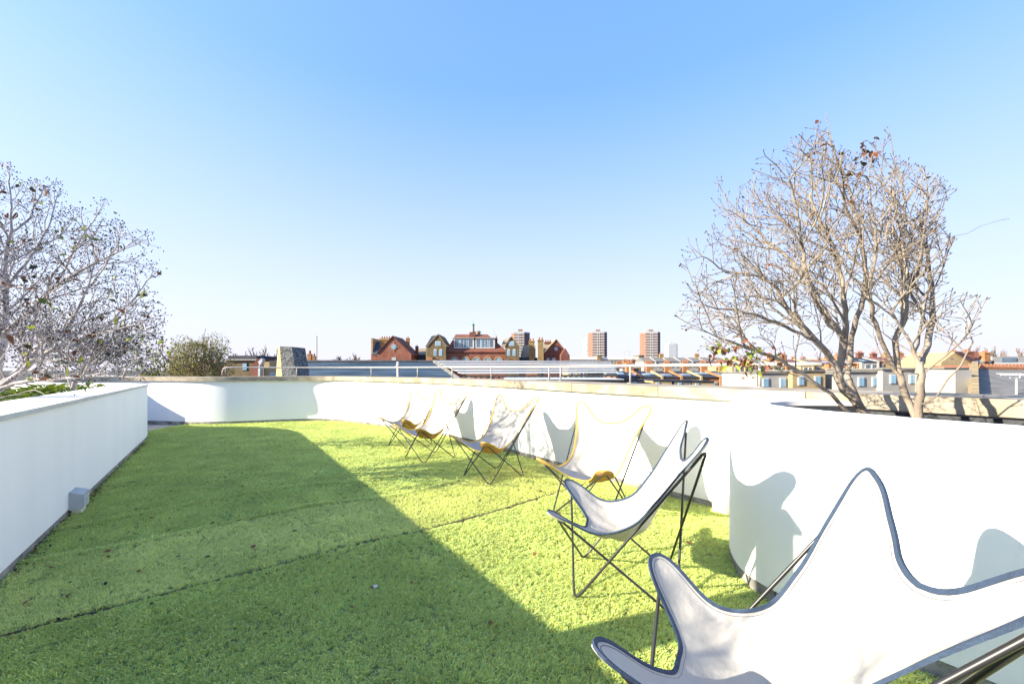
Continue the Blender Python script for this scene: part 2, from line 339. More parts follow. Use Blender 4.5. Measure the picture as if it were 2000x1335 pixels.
# outlet boxes on the walls
t0 = along(*G(140, 1004)); b = thing('outlet_box', 'small grey metal outlet box low on the shaded left wall', 'outlet box', (*nd(-1.03, t0), 0), math.atan2(N2[1], N2[0]))
mb = MB(); mb.add([(0.001, -.10, .06), (.085, -.10, .06), (.085, .10, .06), (0.001, .10, .06), (0.001, -.10, .215), (.085, -.10, .185), (.085, .10, .185), (0.001, .10, .215)],
                  [(0, 3, 2, 1), (4, 5, 6, 7), (0, 1, 5, 4), (1, 2, 6, 5), (2, 3, 7, 6), (3, 0, 4, 7)]); mb.build('housing', M['boxgrey'], b)
MB().box(.0855, .089, -.085, -.005, .068, .176).build('flap', M['boxgrey'], b); MB().box(.0855, .089, .002, .085, .068, .176).build('flap', M['boxgrey'], b)
MB().box(.01, .07, -.07, .07, .012, .058).build('conduit_base', M['boxwhite'], b)
for q_ in (-.045, .045): MB().box(.0892, .0915, q_ - .03, q_ + .03, .15, .156).build('hinge', M['boxwhite'], b)
MB().box(.0856, .0886, -.0045, .0015, .066, .178).build('slot', M['bitumen'], b)
q = G(1416, 1000); b = thing('outlet_box', 'cream weatherproof socket box at the foot of the white wall behind the navy chairs', 'outlet box', (*nd(3.585, along(*q)), 0), math.atan2(-N2[1], -N2[0]))
MB().box(.0, .075, -.062, .062, .02, .165).build('housing', M['boxwhite'], b)
MB().box(.0, .085, -.068, .068, .166, .20).build('lid', M['boxwhite'], b)
MB().box(.0855, .094, -.02, .02, .17, .192).build('latch', M['boxgrey'], b)

# ------------------------------------------------------------------ turf pile (one mesh: tuft masters + points, instanced by geometry nodes)
def tuft(seed, n, spread, h, dark):
    r = random.Random(seed); mb = MB()
    for i in range(n):
        a = r.uniform(0, 6.283); d = spread * math.sqrt(r.random()); x, y = d * math.cos(a), d * math.sin(a)
        hh = h * r.uniform(.7, 1.15); w = r.uniform(.0013, .0023); lean = Vector((r.gauss(.0, .6), r.gauss(.4, .5)))
        th = r.uniform(0, 6.283); ux, uy = math.cos(th) * w, math.sin(th) * w; m = 2 if r.random() < .10 else (1 if r.random() < dark else 0)
        if m == 2: hh *= .6; lean *= 1.6
        p0 = Vector((x, y, 0)); p1 = p0 + Vector((lean.x * hh * .35, lean.y * hh * .35, hh * .62)); p2 = p0 + Vector((lean.x * hh, lean.y * hh, hh))
        u = Vector((ux, uy, 0))
        mb.add([p0 - u, p0 + u, p1 + u * .9, p1 - u * .9, p2], [(0, 1, 2, 3), (3, 2, 4)], m)
    return mb
def turf_points():
    P = []
    for (y0, y1, dens, sc) in ((-.5, 2.6, 7000, .85), (2.6, 4.2, 4600, 1.0), (4.2, 6.2, 2600, 1.25), (6.2, 9.8, 1500, 1.6)):
        x0, x1 = -7.45, 2.6; n = int((x1 - x0) * (y1 - y0) * dens)
        p = np.stack([rng.uniform(x0, x1, n), rng.uniform(y0, y1, n), np.full(n, sc)], 1); P.append(p)
    P = np.concatenate(P); x, y = P[:, 0], P[:, 1]
    ok = inside(floor_poly, x, y) & (np.abs(x) < 1.42 * np.abs(y) + .8) & (y > .3)
    P = P[ok]; x, y = P[:, 0], P[:, 1]; n = across(x, y); t = along(x, y) - seam_t(n)
    gap = .016 + .004 * np.sin(9 * n) + .004 * np.sin(23 * n) - .004 * (n > .9)
    P = P[(np.abs(t) > gap)]; return P
P = turf_points(); npt = len(P)
tz = undul(P[:, 0], P[:, 1]) - .003
tn = across(P[:, 0], P[:, 1]); tt = along(P[:, 0], P[:, 1]) - seam_t(tn)
lean_dir = np.where(tt < 0, math.atan2(-D2[1], -D2[0]), np.where(tt < 1.02, math.atan2(D2[1], D2[0]) + .2, math.atan2(-D2[1], -D2[0]) + .5)) - math.pi / 2
rotz = lean_dir + rng.normal(0, .75, npt)
V = []; F = []; MI = []; kind = []
for v in range(6):
    t = tuft(100 + v, 14, .0115, .0175, .42 if v < 3 else .24); o0 = len(V); V += t.v; F += [tuple(i + o0 for i in f) for f in t.f]; MI += t.m; kind += [v + 1] * len(t.v)
nv0 = len(V)
allv = np.concatenate([np.array(V), np.stack([P[:, 0], P[:, 1], tz], 1)])
me = bpy.data.meshes.new('turf_pile'); me.from_pydata(allv.tolist(), [], F)
for k in ('blade', 'blade2', 'thatch'): me.materials.append(M[k])
me.polygons.foreach_set('material_index', MI)
def attr(name, typ, data): a = me.attributes.new(name, typ, 'POINT'); a.data.foreach_set('vector' if typ == 'FLOAT_VECTOR' else 'value', np.ascontiguousarray(data).ravel())
sel = rng.integers(11, 14, npt) + 3 * ((tt > 0) & (tt < .98 + .05 * np.sin(3 * tn)) & (rng.random(npt) < .8))
attr('tk', 'INT', np.concatenate([np.array(kind), sel]).astype(np.int32))
jit = rng.uniform(.7, 1.3, npt); lump = 1 + .15 * np.sin(7 * P[:, 0] + 3 * np.sin(5 * P[:, 1])) * np.sin(6 * P[:, 1] + 2 * np.sin(4 * P[:, 0]))
attr('sc', 'FLOAT_VECTOR', np.concatenate([np.ones((nv0, 3)), np.stack([P[:, 2] * jit, P[:, 2] * jit, (1 + .25 * (P[:, 2] - 1)) * jit * lump], 1)]).astype(np.float32))
attr('rv', 'FLOAT_VECTOR', np.concatenate([np.zeros((nv0, 3)), np.stack([rng.normal(0, .12, npt), rng.normal(0, .12, npt), rotz], 1)]).astype(np.float32))
pile = bpy.data.objects.new('turf_pile', me); col.objects.link(pile); pile.parent = turfo
tag(pile, kind='stuff')
ng = bpy.data.node_groups.new('turf_pile', 'GeometryNodeTree')
ng.interface.new_socket('Geometry', in_out='INPUT', socket_type='NodeSocketGeometry'); ng.interface.new_socket('Geometry', in_out='OUTPUT', socket_type='NodeSocketGeometry')
gi = ng.nodes.new('NodeGroupInput'); go = ng.nodes.new('NodeGroupOutput'); jn = ng.nodes.new('GeometryNodeJoinGeometry')
def named(nm, t): x = ng.nodes.new('GeometryNodeInputNamedAttribute'); x.data_type = t; x.inputs['Name'].default_value = nm; return x.outputs['Attribute']
def pick(val):
    cmp_ = ng.nodes.new('FunctionNodeCompare'); cmp_.data_type = 'INT'; cmp_.operation = 'EQUAL'
    A = [s for s in cmp_.inputs if s.type == 'INT']; ng.links.new(named('tk', 'INT'), A[0]); A[1].default_value = val
    sp = ng.nodes.new('GeometryNodeSeparateGeometry'); sp.domain = 'POINT'; ng.links.new(gi.outputs[0], sp.inputs['Geometry']); ng.links.new(cmp_.outputs[0], sp.inputs['Selection']); return sp.outputs['Selection']
for v in range(6):
    ip = ng.nodes.new('GeometryNodeInstanceOnPoints'); ng.links.new(pick(11 + v), ip.inputs['Points']); ng.links.new(pick(1 + v), ip.inputs['Instance'])
    er = ng.nodes.new('FunctionNodeEulerToRotation'); ng.links.new(named('rv', 'FLOAT_VECTOR'), er.inputs[0]); ng.links.new(er.outputs[0], ip.inputs['Rotation'])
    ng.links.new(named('sc', 'FLOAT_VECTOR'), ip.inputs['Scale']); ng.links.new(ip.outputs[0], jn.inputs[0])
ng.links.new(jn.outputs[0], go.inputs[0])
md = pile.modifiers.new('pile', 'NODES'); md.node_group = ng

sq = np.stack([np.linspace(-1.02, 3.5, 160)] * 2, 1); sa = np.array([nd(a, float(seam_t(a)) - .018) for a in sq[:, 0]]); sb = np.array([nd(a, float(seam_t(a)) + .018) for a in sq[:, 0]])
strip(MB_ := MB(), sa, sb, .002, .0135); MB_.build('turf_seam', M['soil'], turfo)
# ------------------------------------------------------------------ butterfly chairs
FT = (.316, .358, .51); RT = (.358, -.376, .92)         # front and rear tips of the sling (chair faces +y)
def sling_fn(ft, rt, off=None):
    vs = np.array([0, .13, .27, .45, .60, .78, 1.0])
    e = np.array([(.388, .398, .532), (.338, .285, .470), (.282, .14, .400), (.258, -.05, .458), (.277, -.158, .590), (.330, -.265, .755), (.425, -.398, .965)])
    c = np.array([(0, .395, .455), (0, .24, .352), (0, .09, .302), (0, -.07, .305), (0, -.155, .425), (0, -.245, .605), (0, -.372, .895)])
    def interp(tab, v):                                   # natural smooth interpolation
        return np.array([cub(vs, tab[:, k], v) for k in range(3)]).T
    def cub(x, y, q):
        m = np.gradient(y, x); i = np.clip(np.searchsorted(x, q) - 1, 0, len(x) - 2); h = x[i + 1] - x[i]; t = (q - x[i]) / h
        return (2 * t**3 - 3 * t**2 + 1) * y[i] + (t**3 - 2 * t**2 + t) * h * m[i] + (-2 * t**3 + 3 * t**2) * y[i + 1] + (t**3 - t**2) * h * m[i + 1]
    def fn(u, v):
        u = np.asarray(u, float); v = np.clip(np.asarray(v, float), 0, 1); E_ = interp(e, v); C_ = interp(c, v); a = np.abs(u)
        w = a ** 1.75; out = C_ + (E_ - C_) * w[:, None]
        out[:, 0] = np.sign(u) * E_[:, 0] * a ** 1.0
        wr = .004 * np.sin(13 * u + 9 * v) * np.sin(8 * v + 3 * u) + .003 * np.sin(31 * v + 4 * u * u)
        for su_ in (-1, 1):                                # folds running from the horns into the seat crease
            th = np.arctan2((v - .44) * 2.2, su_ * (u - su_ * .95)); rr0 = np.hypot((v - .44) * 2.2, u - su_ * .95); wr = wr + .006 * np.sin(th * 9 + su_) * np.exp(-((rr0 - .45) / .28) ** 2)
        out[:, 2] += wr * (1 - a ** 4); out[:, 1] += .6 * wr * (1 - a ** 4)
        if off:
            for (su, sv), o in off.items():
                wc = (np.clip((1 + su * u) / 2, 0, 1) ** 1.6) * (np.clip(v if sv > 0 else 1 - v, 0, 1) ** 2); out += wc[:, None] * np.array(o)
        return out
    return fn
def rr_loop(fn, n=188, wide=False):                                   # outline of the hide in (u, v): four broad rounded horns with hollow edges between
    h = [(0, .905), (.2, .906), (.34, .914), (.45, .932), (.54, .956), (.62, .980), (.70, .996), (.78, 1.0), (.86, .992), (.93, .965), (.975, .92), (.992, .86), (1, .78), (1, .66), (1, .55), (1, .45), (1, .34), (1, .24), (.995, .165), (.978, .10), (.935, .05), (.865, .014), (.78, 0), (.70, .006), (.62, .027), (.54, .058), (.45, .092), (.34, .125), (.2, .146), (0, .15)]
    m_ = [(-a, b) for a, b in h[-2:0:-1]]
    if wide:                                              # the nearest sling is pulled askew: broad far horn, hollow shifted to the near side
        k_ = h.index((.86, .992)); m_ = [q_ for q_ in m_ if q_[1] < .9]
        m_ += [(-.978, .92), (-.94, .962), (-.88, .99), (-.80, 1.0), (-.73, .993), (-.66, .972), (-.58, .948), (-.5, .926), (-.4, .911)]
        h = [(-.26, .907), (-.12, .913), (.02, .926), (.16, .944), (.30, .964), (.43, .983), (.55, .996), (.66, 1.0), (.77, 1.0)] + h[k_:]
    h = h + m_; q = np.array(h + h[:1], float)
    P = catmull(q, .012); w3 = fn(P[:, 0], P[:, 1]); s3 = arclen(w3); k = np.linspace(0, s3[-1], n + 1)[:-1]
    return np.stack([np.interp(k, s3, P[:, 0]), np.interp(k, s3, P[:, 1])], 1)
def rod_loop(h1, f1, h2, f2, c_):                         # horn, foot, horn, foot -> closed rounded rod
    pts = [h1, f1, h2, f2]; out = []
    for i in range(4):
        p = Vector(pts[i]); a = Vector(pts[i - 1]); b = Vector(pts[(i + 1) % 4]); ia = (a - p).normalized(); ib = (b - p).normalized()
        d = .055 if i % 2 == 0 else .070
        s, e = p + ia * d, p + ib * d; up = Vector((0, 0, .018 if i % 2 == 0 else -.014))
        for k in range(9):
            t = k / 8; q = (1 - t) ** 2 * s + 2 * t * (1 - t) * p + t * t * e; out.append(q)
    return out
def make_chair(label, x, y, yaw, trim, under, sc=1.0, off=None, ft=FT, rt=RT):
    t = thing('butterfly_chair', label, 'chair', (x, y, 0), yaw - math.pi / 2, 'butterfly chairs along the white wall')
    t.scale = (sc, sc, sc)
    fn = sling_fn(ft, rt, off); L = rr_loop(fn, wide=off is not None); c0 = np.array([0, .5]); rings = np.concatenate([np.linspace(0.04, .8, 17), np.linspace(.84, 1, 7)])
    n = len(L); uv = np.concatenate([c0 + r * (L - c0) for r in rings]); pts = fn(uv[:, 0], uv[:, 1])
    e = 1e-3; du = fn(uv[:, 0] + e, uv[:, 1]) - fn(uv[:, 0] - e, uv[:, 1]); dv = fn(uv[:, 0], uv[:, 1] + e) - fn(uv[:, 0], uv[:, 1] - e)
    nr = np.cross(du, dv); nr /= np.linalg.norm(nr, axis=1)[:, None] + 1e-12; nr[nr[:, 2] < 0] *= -1
    mb = MB(); K = len(rings)
    def layer(off, flip, mi):
        vs = pts + nr * off; fs = []
        for k in range(K - 1):
            for i in range(n):
                j = (i + 1) % n; q = (k * n + i, k * n + j, (k + 1) * n + j, (k + 1) * n + i); fs.append(q[::-1] if flip else q)
        cen = tuple(range(n)); fs.append(cen if flip else cen[::-1]); mb.add(vs, fs, mi)
    layer(.0015, True, 0); layer(-.0015, False, 1)
    sling = mb.build('sling', [M['canvas'], M[under]], t, smooth=True)
    bmx = bmesh.new(); bmx.from_mesh(sling.data); 
    bmx.faces.ensure_lookup_table()
    top = [f for f in bmx.faces if f.material_index == 0]
    # outward winding: upper layer faces up, lower layer faces down
    for f in bmx.faces:
        f.normal_update()
        if (f.material_index == 0 and f.normal.z < 0) or (f.material_index == 1 and f.normal.z > 0): f.normal_flip()
    bmx.to_mesh(sling.data); bmx.free()
    # binding round the edge
    lp = pts[-n:]; ln = nr[-n:]; tg = np.roll(lp, -1, 0) - np.roll(lp, 1, 0); tg /= np.linalg.norm(tg, axis=1)[:, None] + 1e-9
    inw = np.cross(ln, tg);
    cen = pts[:n].mean(0); flip = np.sign(((cen - lp) * inw).sum(1)); 
    maj = np.sign(np.median(flip)); inw *= maj
    ins_ = [lp[i] + inw[i] * .021 + ln[i] * .0022 for i in range(n)]; MB().tube(ins_, .0008, 3, closed=True).build('stitching', M[trim], sling)
    bw = .0105; ring = []
    for i in range(n):
        ring += [lp[i] + inw[i] * bw + ln[i] * .0036, lp[i] - inw[i] * .003 + ln[i] * .004, lp[i] - inw[i] * .003 - ln[i] * .004, lp[i] + inw[i] * bw - ln[i] * .0036]
    fs = [(4 * i + a, 4 * i + (a + 1) % 4, 4 * ((i + 1) % n) + (a + 1) % 4, 4 * ((i + 1) % n) + a) for i in range(n) for a in range(4)]
    MB().add(ring, fs).build('binding', M[trim], t, smooth=False)
    # seam where seat meets back
    us = np.linspace(-.93, .93, 40); sp = fn(us, np.full(40, .44)); MB().tube([p + np.array([0, .0, .002]) for p in sp], .0016, 4).build('seam', M['canvas'], sling)
    # pockets under the four horns
    for tu, tv, m in ((.80, 1, 9), (-.80, 1, 9), (-.80, 0, 6), (.80, 0, 6)):
        ci = int(np.argmin(np.hypot(L[:, 0] - tu, (L[:, 1] - tv) * 2)))
        N = m; vs = []; rows = 9
        for k in range(N + 1):
            a_, b_ = lp[(ci - k) % n], lp[(ci + k) % n]; nn = ln[ci]
            for r in range(rows):
                s_ = r / (rows - 1); q = a_ + (b_ - a_) * s_ - nn * (.004 + .017 * math.sin(math.pi * s_) * min(1, (k + 1.5) / 5)); vs.append(q)
        fs = [(k * rows + r, k * rows + r + 1, (k + 1) * rows + r + 1, (k + 1) * rows + r) for k in range(N) for r in range(rows - 1)]
        MB().add(vs, fs).build('pocket', M[under if under == 'canvas_under' else 'orange_under'], t, smooth=True)
    # two bent steel rods
    fr, rr = Vector(ft), Vector(rt); mx = lambda p: Vector((-p.x, p.y, p.z))
    hf = Vector((.300, .350, .475)); hr = Vector((.350, -.386, .892)) if off is None else Vector((.366, -.392, .892))
    a, bb = .25, .259; F_ = Vector((a, bb, .004)); B_ = Vector((a, -bb, .004))
    oc = lambda su, sv: Vector((off or {}).get((su, sv), (0, 0, 0))) * .79
    MB().tube(rod_loop(mx(hf) + oc(-1, -1), F_, hr + oc(1, 1), mx(B_), 0), .0068, 8, closed=True).build('frame_rod', M['rod'], t, smooth=True)
    MB().tube(rod_loop(hf + oc(1, -1), mx(F_), mx(hr) + oc(-1, 1), B_, 0), .0068, 8, closed=True).build('frame_rod', M['rod'], t, smooth=True)
    return t
CH = [('white canvas butterfly chair with navy binding nearest the camera, partly cut off', .673, 1.146, 151.9, 'blue_trim', 'canvas_under', 1.01),
      ('white canvas butterfly chair with navy binding seen side-on, second nearest', .658, 2.32, 163.7, 'blue_trim', 'canvas_under', 1.0),
      ('yellow-bound white butterfly chair directly behind the navy-bound side-on chair', .712, 3.48, 229.5, 'yellow_trim', 'orange_under', 1.0),
      ('yellow-bound white butterfly chair standing alone in the middle of the row', -.217, 4.627, 221.9, 'yellow_trim', 'orange_under', 1.0),
      ('yellow-bound white butterfly chair overlapping the farthest chair, orange underside showing', -1.163, 5.593, 225.0, 'yellow_trim', 'orange_under', 1.0),
      ('farthest yellow-bound white butterfly chair, leftmost of the row', -1.676, 6.497, 235.0, 'yellow_trim', 'orange_under', 1.0)]
OFFA = {(1, 1): (-.018, .032, 0), (-1, 1): (.035, -.07, -.02), (1, -1): (.027, -.11, .014), (-1, -1): (-.008, -.053, .055)}
for i_, (lab, x, y, a, tr_, un, sc) in enumerate(CH): make_chair(lab, x, y, R(a), tr_, un, sc, OFFA if i_ == 0 else None)
# ------------------------------------------------------------------ railing outside the parapet
rl = thing('handrail', 'pale pipe handrail on posts running along the outside of the coping', 'railing', (0, 0, 0))
ZR = 1.315
def on_cop(px, off=.50):                                 # point on the coping line seen at a photo column
    c = far_in + nf * off; r = c[:, 0] / c[:, 1]; k = np.argmin(np.abs(r[40:k0 + 60] - (px - CX) / FPX) + 0 * r[40:k0 + 60]) + 40; return c[k]
rpts = []
for px in (328, 435, 585, 730, 815, 900, 962, 1030, 1080, 1150, 1222, 1300, 1380, 1440, 1480, 1540, 1600):
    p = on_cop(px, .52); rpts.append((p[0], p[1]))
rc = catmull(rpts, .2)
sm = rc.copy()
for _ in range(60): sm[1:-1] = .25 * sm[:-2] + .5 * sm[1:-1] + .25 * sm[2:]
rail = [Vector((sm[0][0] - .09, sm[0][1] + .02, 1.12)), Vector((sm[0][0] - .09, sm[0][1] + .02, ZR - .10)), Vector((sm[0][0] - .05, sm[0][1] + .01, ZR - .025))] + [Vector((x, y, ZR)) for x, y in sm]
MB().tube(rail, .0175, 8).build('top_rail', M['rail'], rl, smooth=True)
for px in (337, 435, 585, 730, 815, 887, 962, 1066, 1092, 1222, 1475):
    r = sm[:, 0] / sm[:, 1]; k = int(np.argmin(np.abs(r - (px - CX) / FPX))); x, y = sm[k]
    MB().tube([(x, y, 1.095), (x, y, ZR - .015)], .0125, 8).build('post', M['rail'], rl, smooth=True)
    MB().tube([(x, y, 1.096), (x, y, 1.106)], .04, 10).build('base_plate', M['rail'], rl)

# ------------------------------------------------------------------ city
def win(parent, px0, px1, py0, py1, Y, panes=2, arch=False, frame='white', glass='glassb', inset=.05):
    x0, x1, z0, z1 = PX(px0, Y), PX(px1, Y), PZ(py1, Y), PZ(py0, Y); w = x1 - x0; f = w * .10
    poly = [(x0, z0), (x1, z0)]
    if arch: poly += [(x1, z1 - w / 2)] + [((x0 + x1) / 2 + w / 2 * math.cos(a), z1 - w / 2 + w / 2 * math.sin(a)) for a in [math.pi * k / 8 for k in range(1, 8)]] + [(x0, z1 - w / 2)]
    else: poly += [(x1, z1), (x0, z1)]
    o = MB().prism(poly, Y - inset, Y - .002).build('window', M[frame], parent)
    for k in range(panes):
        a = x0 + f + (w - f) * k / panes; b = x0 + f + (w - f) * (k + 1) / panes - f; zt = z1 - f - (w * .28 if arch else 0)
        MB().box(a, b, Y - inset - .02, Y - inset - .001, z0 + f, zt).build('pane', M[glass], o)
    return o
def block(parent, name, px0, px1, py0, Y, depth, m, z0=GZ): return MB().box(PX(px0, Y), PX(px1, Y), Y, Y + depth, z0, PZ(py0, Y)).build(name, M[m], parent)
def poly_px(parent, name, pts, Y, depth, m):              # outline given in photo pixels, counter-clockwise
    return MB().prism([(PX(a, Y), PZ(b, Y)) for a, b in pts], Y, Y + depth).build(name, M[m], parent)
def chimney(parent, px0, px1, py0, py1, Y, m, pots=2, capm=None, depth=None):
    x0, x1 = PX(px0, Y), PX(px1, Y); z1 = PZ(py0, Y); d = depth or (x1 - x0) * .8; mb = MB()
    mb.box(x0, x1, Y, Y + d, PZ(py1, Y), z1); c = (x1 - x0) * .08; mb.box(x0 - c, x1 + c, Y - c, Y + d + c, z1 - (x1 - x0) * .25, z1 - (x1 - x0) * .08)
    o = mb.build('chimney', M[m], parent); w = (x1 - x0) / max(1, pots)
    for k in range(pots):
        xc = x0 + w * (k + .5); MB().tube([(xc, Y + d / 2, z1), (xc, Y + d / 2, z1 + w * .9)], [w * .33, w * .26], 8).build('chimney_pot', M['pot'], o)
    return o
def roof_px(parent, e0, e1, r0, r1, Y, Yr, m, name='roof', thick=.15):   # slope from eaves (px,py at Y) to ridge (px,py at Yr)
    a, b, c, d = W(*e0, Y), W(*e1, Y), W(*r1, Yr), W(*r0, Yr); n = (b - a).cross(d - a).normalized() * thick
    return MB().add([a, b, c, d, a - n, b - n, c - n, d - n], [(0, 1, 2, 3), (7, 6, 5, 4), (0, 4, 5, 1), (1, 5, 6, 2), (2, 6, 7, 3), (3, 7, 4, 0)]).build(name, M[m], parent)

# --- the brick school
Y = 100.0
sc_l = thing('school_wing', 'red brick gabled wing with round window, left end of the Victorian school', 'building', (PX(768, Y), Y, GZ))
def P0(o): o.location = (0, 0, 0); return o
P0(sc_l)
poly_px(sc_l, 'gable_wall', [(736, 800), (803, 800), (803, 690), (766.5, 656), (736, 688)], Y, 9, 'red')
for a, b in (((735, 689), (766.5, 655)), ((766.5, 655), (805, 692))):
    poly_px(sc_l, 'verge', [(a[0], a[1] + 1.6), (b[0], b[1] + 1.6), (b[0], b[1]), (a[0], a[1])], Y - .25, 9.4, 'red2')
cx_, cz_ = PX(769.5, Y), PZ(677, Y)
ring = [(cx_ + .72 * math.cos(a), cz_ + .72 * math.sin(a)) for a in np.linspace(0, 2 * math.pi, 17)[:-1]]
w0 = MB().prism(ring, Y - .12, Y - .002).build('round_window', M['offwhite'], sc_l)
MB().prism([(cx_ + .5 * math.cos(a), cz_ + .5 * math.sin(a)) for a in np.linspace(0, 2 * math.pi, 17)[:-1]], Y - .16, Y - .121).build('pane', M['glassb'], w0)
for dx, dz, lx, lz in ((1.0, 0, .3, .08), (-1.0, 0, .3, .08), (0, 1.0, .08, .3), (0, -1.0, .08, .3)): MB().box(cx_ + dx - lx, cx_ + dx + lx, Y - .1, Y - .003, cz_ + dz - lz, cz_ + dz + lz).build('stone_arm', M['beige'], w0)
win(sc_l, 765, 774, 697.5, 704, Y, 1, frame='offwhite', glass='haze_white')
block(sc_l, 'side_wall', 725, 735.5, 690, Y + 3, 8, 'red'); block(sc_l, 'parapet', 724.5, 727.8, 660, Y + 3.2, 8, 'beige')
roof_px(sc_l, (728, 693), (743, 693), (728, 667), (743, 667), Y + 2.6, Y + 6, 'slate')
chimney(sc_l, 741.5, 760, 660, 690, Y + 5, 'yellow', 4); chimney(sc_l, 792.5, 799, 660, 690, Y + 4, 'orange', 2); chimney(sc_l, 778, 782, 663, 690, Y + 8, 'red', 1)
tag(sc_l, None)
lk = P0(thing('school_annexe', 'low dark annexe with tall chimney between the school gables', 'building'))
block(lk, 'wall', 804, 832, 692, Y + 6, 8, 'slate_dark'); roof_px(lk, (815, 699), (833, 699), (818, 680), (833, 680), Y + 7, Y + 13, 'tan'); chimney(lk, 811, 816.5, 676, 700, Y + 5.5, 'red2', 2); block(lk, 'brick_pier', 832, 845, 697, Y - 2, 1.2, 'orange')
def dormer_gable(label, p0, p1, apex, wx):
    g = P0(thing('school_gable', label, 'building'))
    ax, ay = apex
    poly_px(g, 'gable_wall', [(p0, 800), (p1, 800), (p1, 674), (ax + 3, ay + 1.5), (ax, ay), (ax - 3, ay + 1.5), (p0, 674)], Y - 1.5, 9, 'stock')
    for a, b in (((p0 - 1, 675.5), (ax, ay - 1)), ((ax, ay - 1), (p1 + 1, 675.5))): poly_px(g, 'verge', [(a[0], a[1] + 1.4), (b[0], b[1] + 1.4), (b[0], b[1]), (a[0], a[1])], Y - 1.7, 9.3, 'beige')
    win(g, wx - 5.5, wx + 5.5, 666, 675, Y - 1.5, 2)
    win(g, wx - 8.5, wx - 2.2, 681, 694.5, Y - 1.5, 1, True); win(g, wx + 2.2, wx + 8.5, 681, 694.5, Y - 1.5, 1, True)
    x0, x1, zc = PX(wx - 9, Y - 1.5), PX(wx + 9, Y - 1.5), PZ(704, Y - 1.5); r0 = (x1 - x0) / 2; xm = (x0 + x1) / 2
    arc = [(xm + r0 * 1.1 * math.cos(a), zc + r0 * .62 * math.sin(a)) for a in np.linspace(0, math.pi, 12)] + [(xm + r0 * .85 * math.cos(a), zc + r0 * .42 * math.sin(a)) for a in np.linspace(math.pi, 0, 12)]
    MB().prism(arc, Y - 1.58, Y - 1.502).build('brick_arch', M['orange'], g)
    return g
g1 = dormer_gable('brown brick gable with white arched windows left of the school hall', 834.5, 871, (855.5, 652.5), 855.5)
roof_px(g1, (831, 676), (835, 676), (843, 656), (853, 654), Y - 1.5, Y + 5, 'slate_dark'); block(g1, 'side_wall', 832, 834.4, 675, Y + 0, 7, 'yellow')
g2 = dormer_gable('brown brick gable with white arched windows right of the school hall', 987, 1014, (998.5, 657), 999)
roof_px(g2, (978, 677), (987, 677), (984, 662), (997, 658.5), Y - .5, Y + 6, 'tan')
hall = P0(thing('school_hall', 'red brick school hall with tiled roof, glazed dormers and green domed cupola', 'building'))
block(hall, 'front_wall', 871, 991, 686.5, Y, 14, 'red'); poly_px(hall, 'cornice', [(871, 688), (991, 688), (991, 686), (871, 686)], Y - .3, .299, 'red2')
zt, ze = PZ(652, Y + 5), PZ(686, Y)
mb = MB(); mb.add([(PX(871, Y), Y - .2, ze), (PX(991, Y), Y - .2, ze), (PX(952, Y + 5), Y + 6, zt), (PX(889, Y + 5), Y + 6, zt), (PX(871, Y), Y + 14, ze), (PX(991, Y), Y + 14, ze)], [(0, 1, 2, 3), (0, 3, 4), (1, 5, 2), (4, 3, 2, 5), (0, 4, 5, 1)]); mb.build('roof', M['tile'], hall)
for d0, d1 in ((886.5, 926), (928.5, 966.5)):
    yd = Y + .6; x0, x1 = PX(d0, yd), PX(d1, yd); dz0, dz1 = PZ(680, yd), PZ(660.5, yd)
    o = MB().box(x0, x1, yd, yd + 5, dz0, dz1).build('dormer', M['white'], hall); MB().box(x0 - .3, x1 + .3, yd - .3, yd + 5.2, dz1 + .002, dz1 + .18).build('dormer_roof', M['offwhite'], o)
    for k in range(8):
        a = x0 + .25 + (x1 - x0 - .5) * k / 8; b = a + (x1 - x0 - .5) / 8 - (.14 if k % 2 == 0 else .30); MB().box(a, b, yd - .05, yd - .001, dz0 + .35, dz1 - .3).build('pane', M['glass' if (k * 7 + int(d0)) % 3 else 'glassb'], o)
for c in (888, 909.5, 931, 952.5, 973.5):
    xm, zc, r0 = PX(c, Y), PZ(704.5, Y), 1.12
    arc = [(xm + r0 * math.cos(a), zc + r0 * math.sin(a)) for a in np.linspace(0, math.pi, 14)] + [(xm + r0 * .74 * math.cos(a), zc + r0 * .74 * math.sin(a)) for a in np.linspace(math.pi, 0, 14)]
    o = MB().prism(arc, Y - .12, Y - .002).build('arch', M['beige'], hall); MB().prism([(xm + .72 * math.cos(a), zc + .72 * math.sin(a)) for a in np.linspace(0, math.pi, 12)], Y - .06, Y - .003).build('arch_window', M['glassb'], o)
yc = Y + 5; block(hall, 'cupola_base', 916.8, 928.2, 648, yc, 1.5, 'red2', PZ(662, yc))
xm = PX(923, yc); s_ = yc / FPX
cup = MB().tube([(xm, yc + .75, PZ(648, yc)), (xm, yc + .75, PZ(647, yc)), (xm, yc + .75, PZ(646.9, yc)), (xm, yc + .75, PZ(635, yc))], [6.2 * s_, 6.2 * s_, 3.2 * s_, 2.8 * s_], 8).build('cupola', M['offwhite'], hall)
dome = [(0, 635), (.5, 633), (.9, 631.5), (1, 630.8)]
MB().tube([(xm, yc + .75, PZ(p, yc)) for p in (635.2, 634, 632.4, 631, 630.2, 629, 625)], [3.3 * s_, 3.4 * s_, 3.0 * s_, 2.0 * s_, .6 * s_, .35 * s_, .2 * s_], 10).build('dome', M['copper'], cup, smooth=True)
for a in range(8): MB().tube([(xm + 2.7 * s_ * math.cos(a * .785), yc + .75 + 2.7 * s_ * math.sin(a * .785), PZ(646.5, yc)), (xm + 2.7 * s_ * math.cos(a * .785), yc + .75 + 2.7 * s_ * math.sin(a * .785), PZ(635, yc))], .35 * s_, 5).build('column', M['offwhite'], cup)
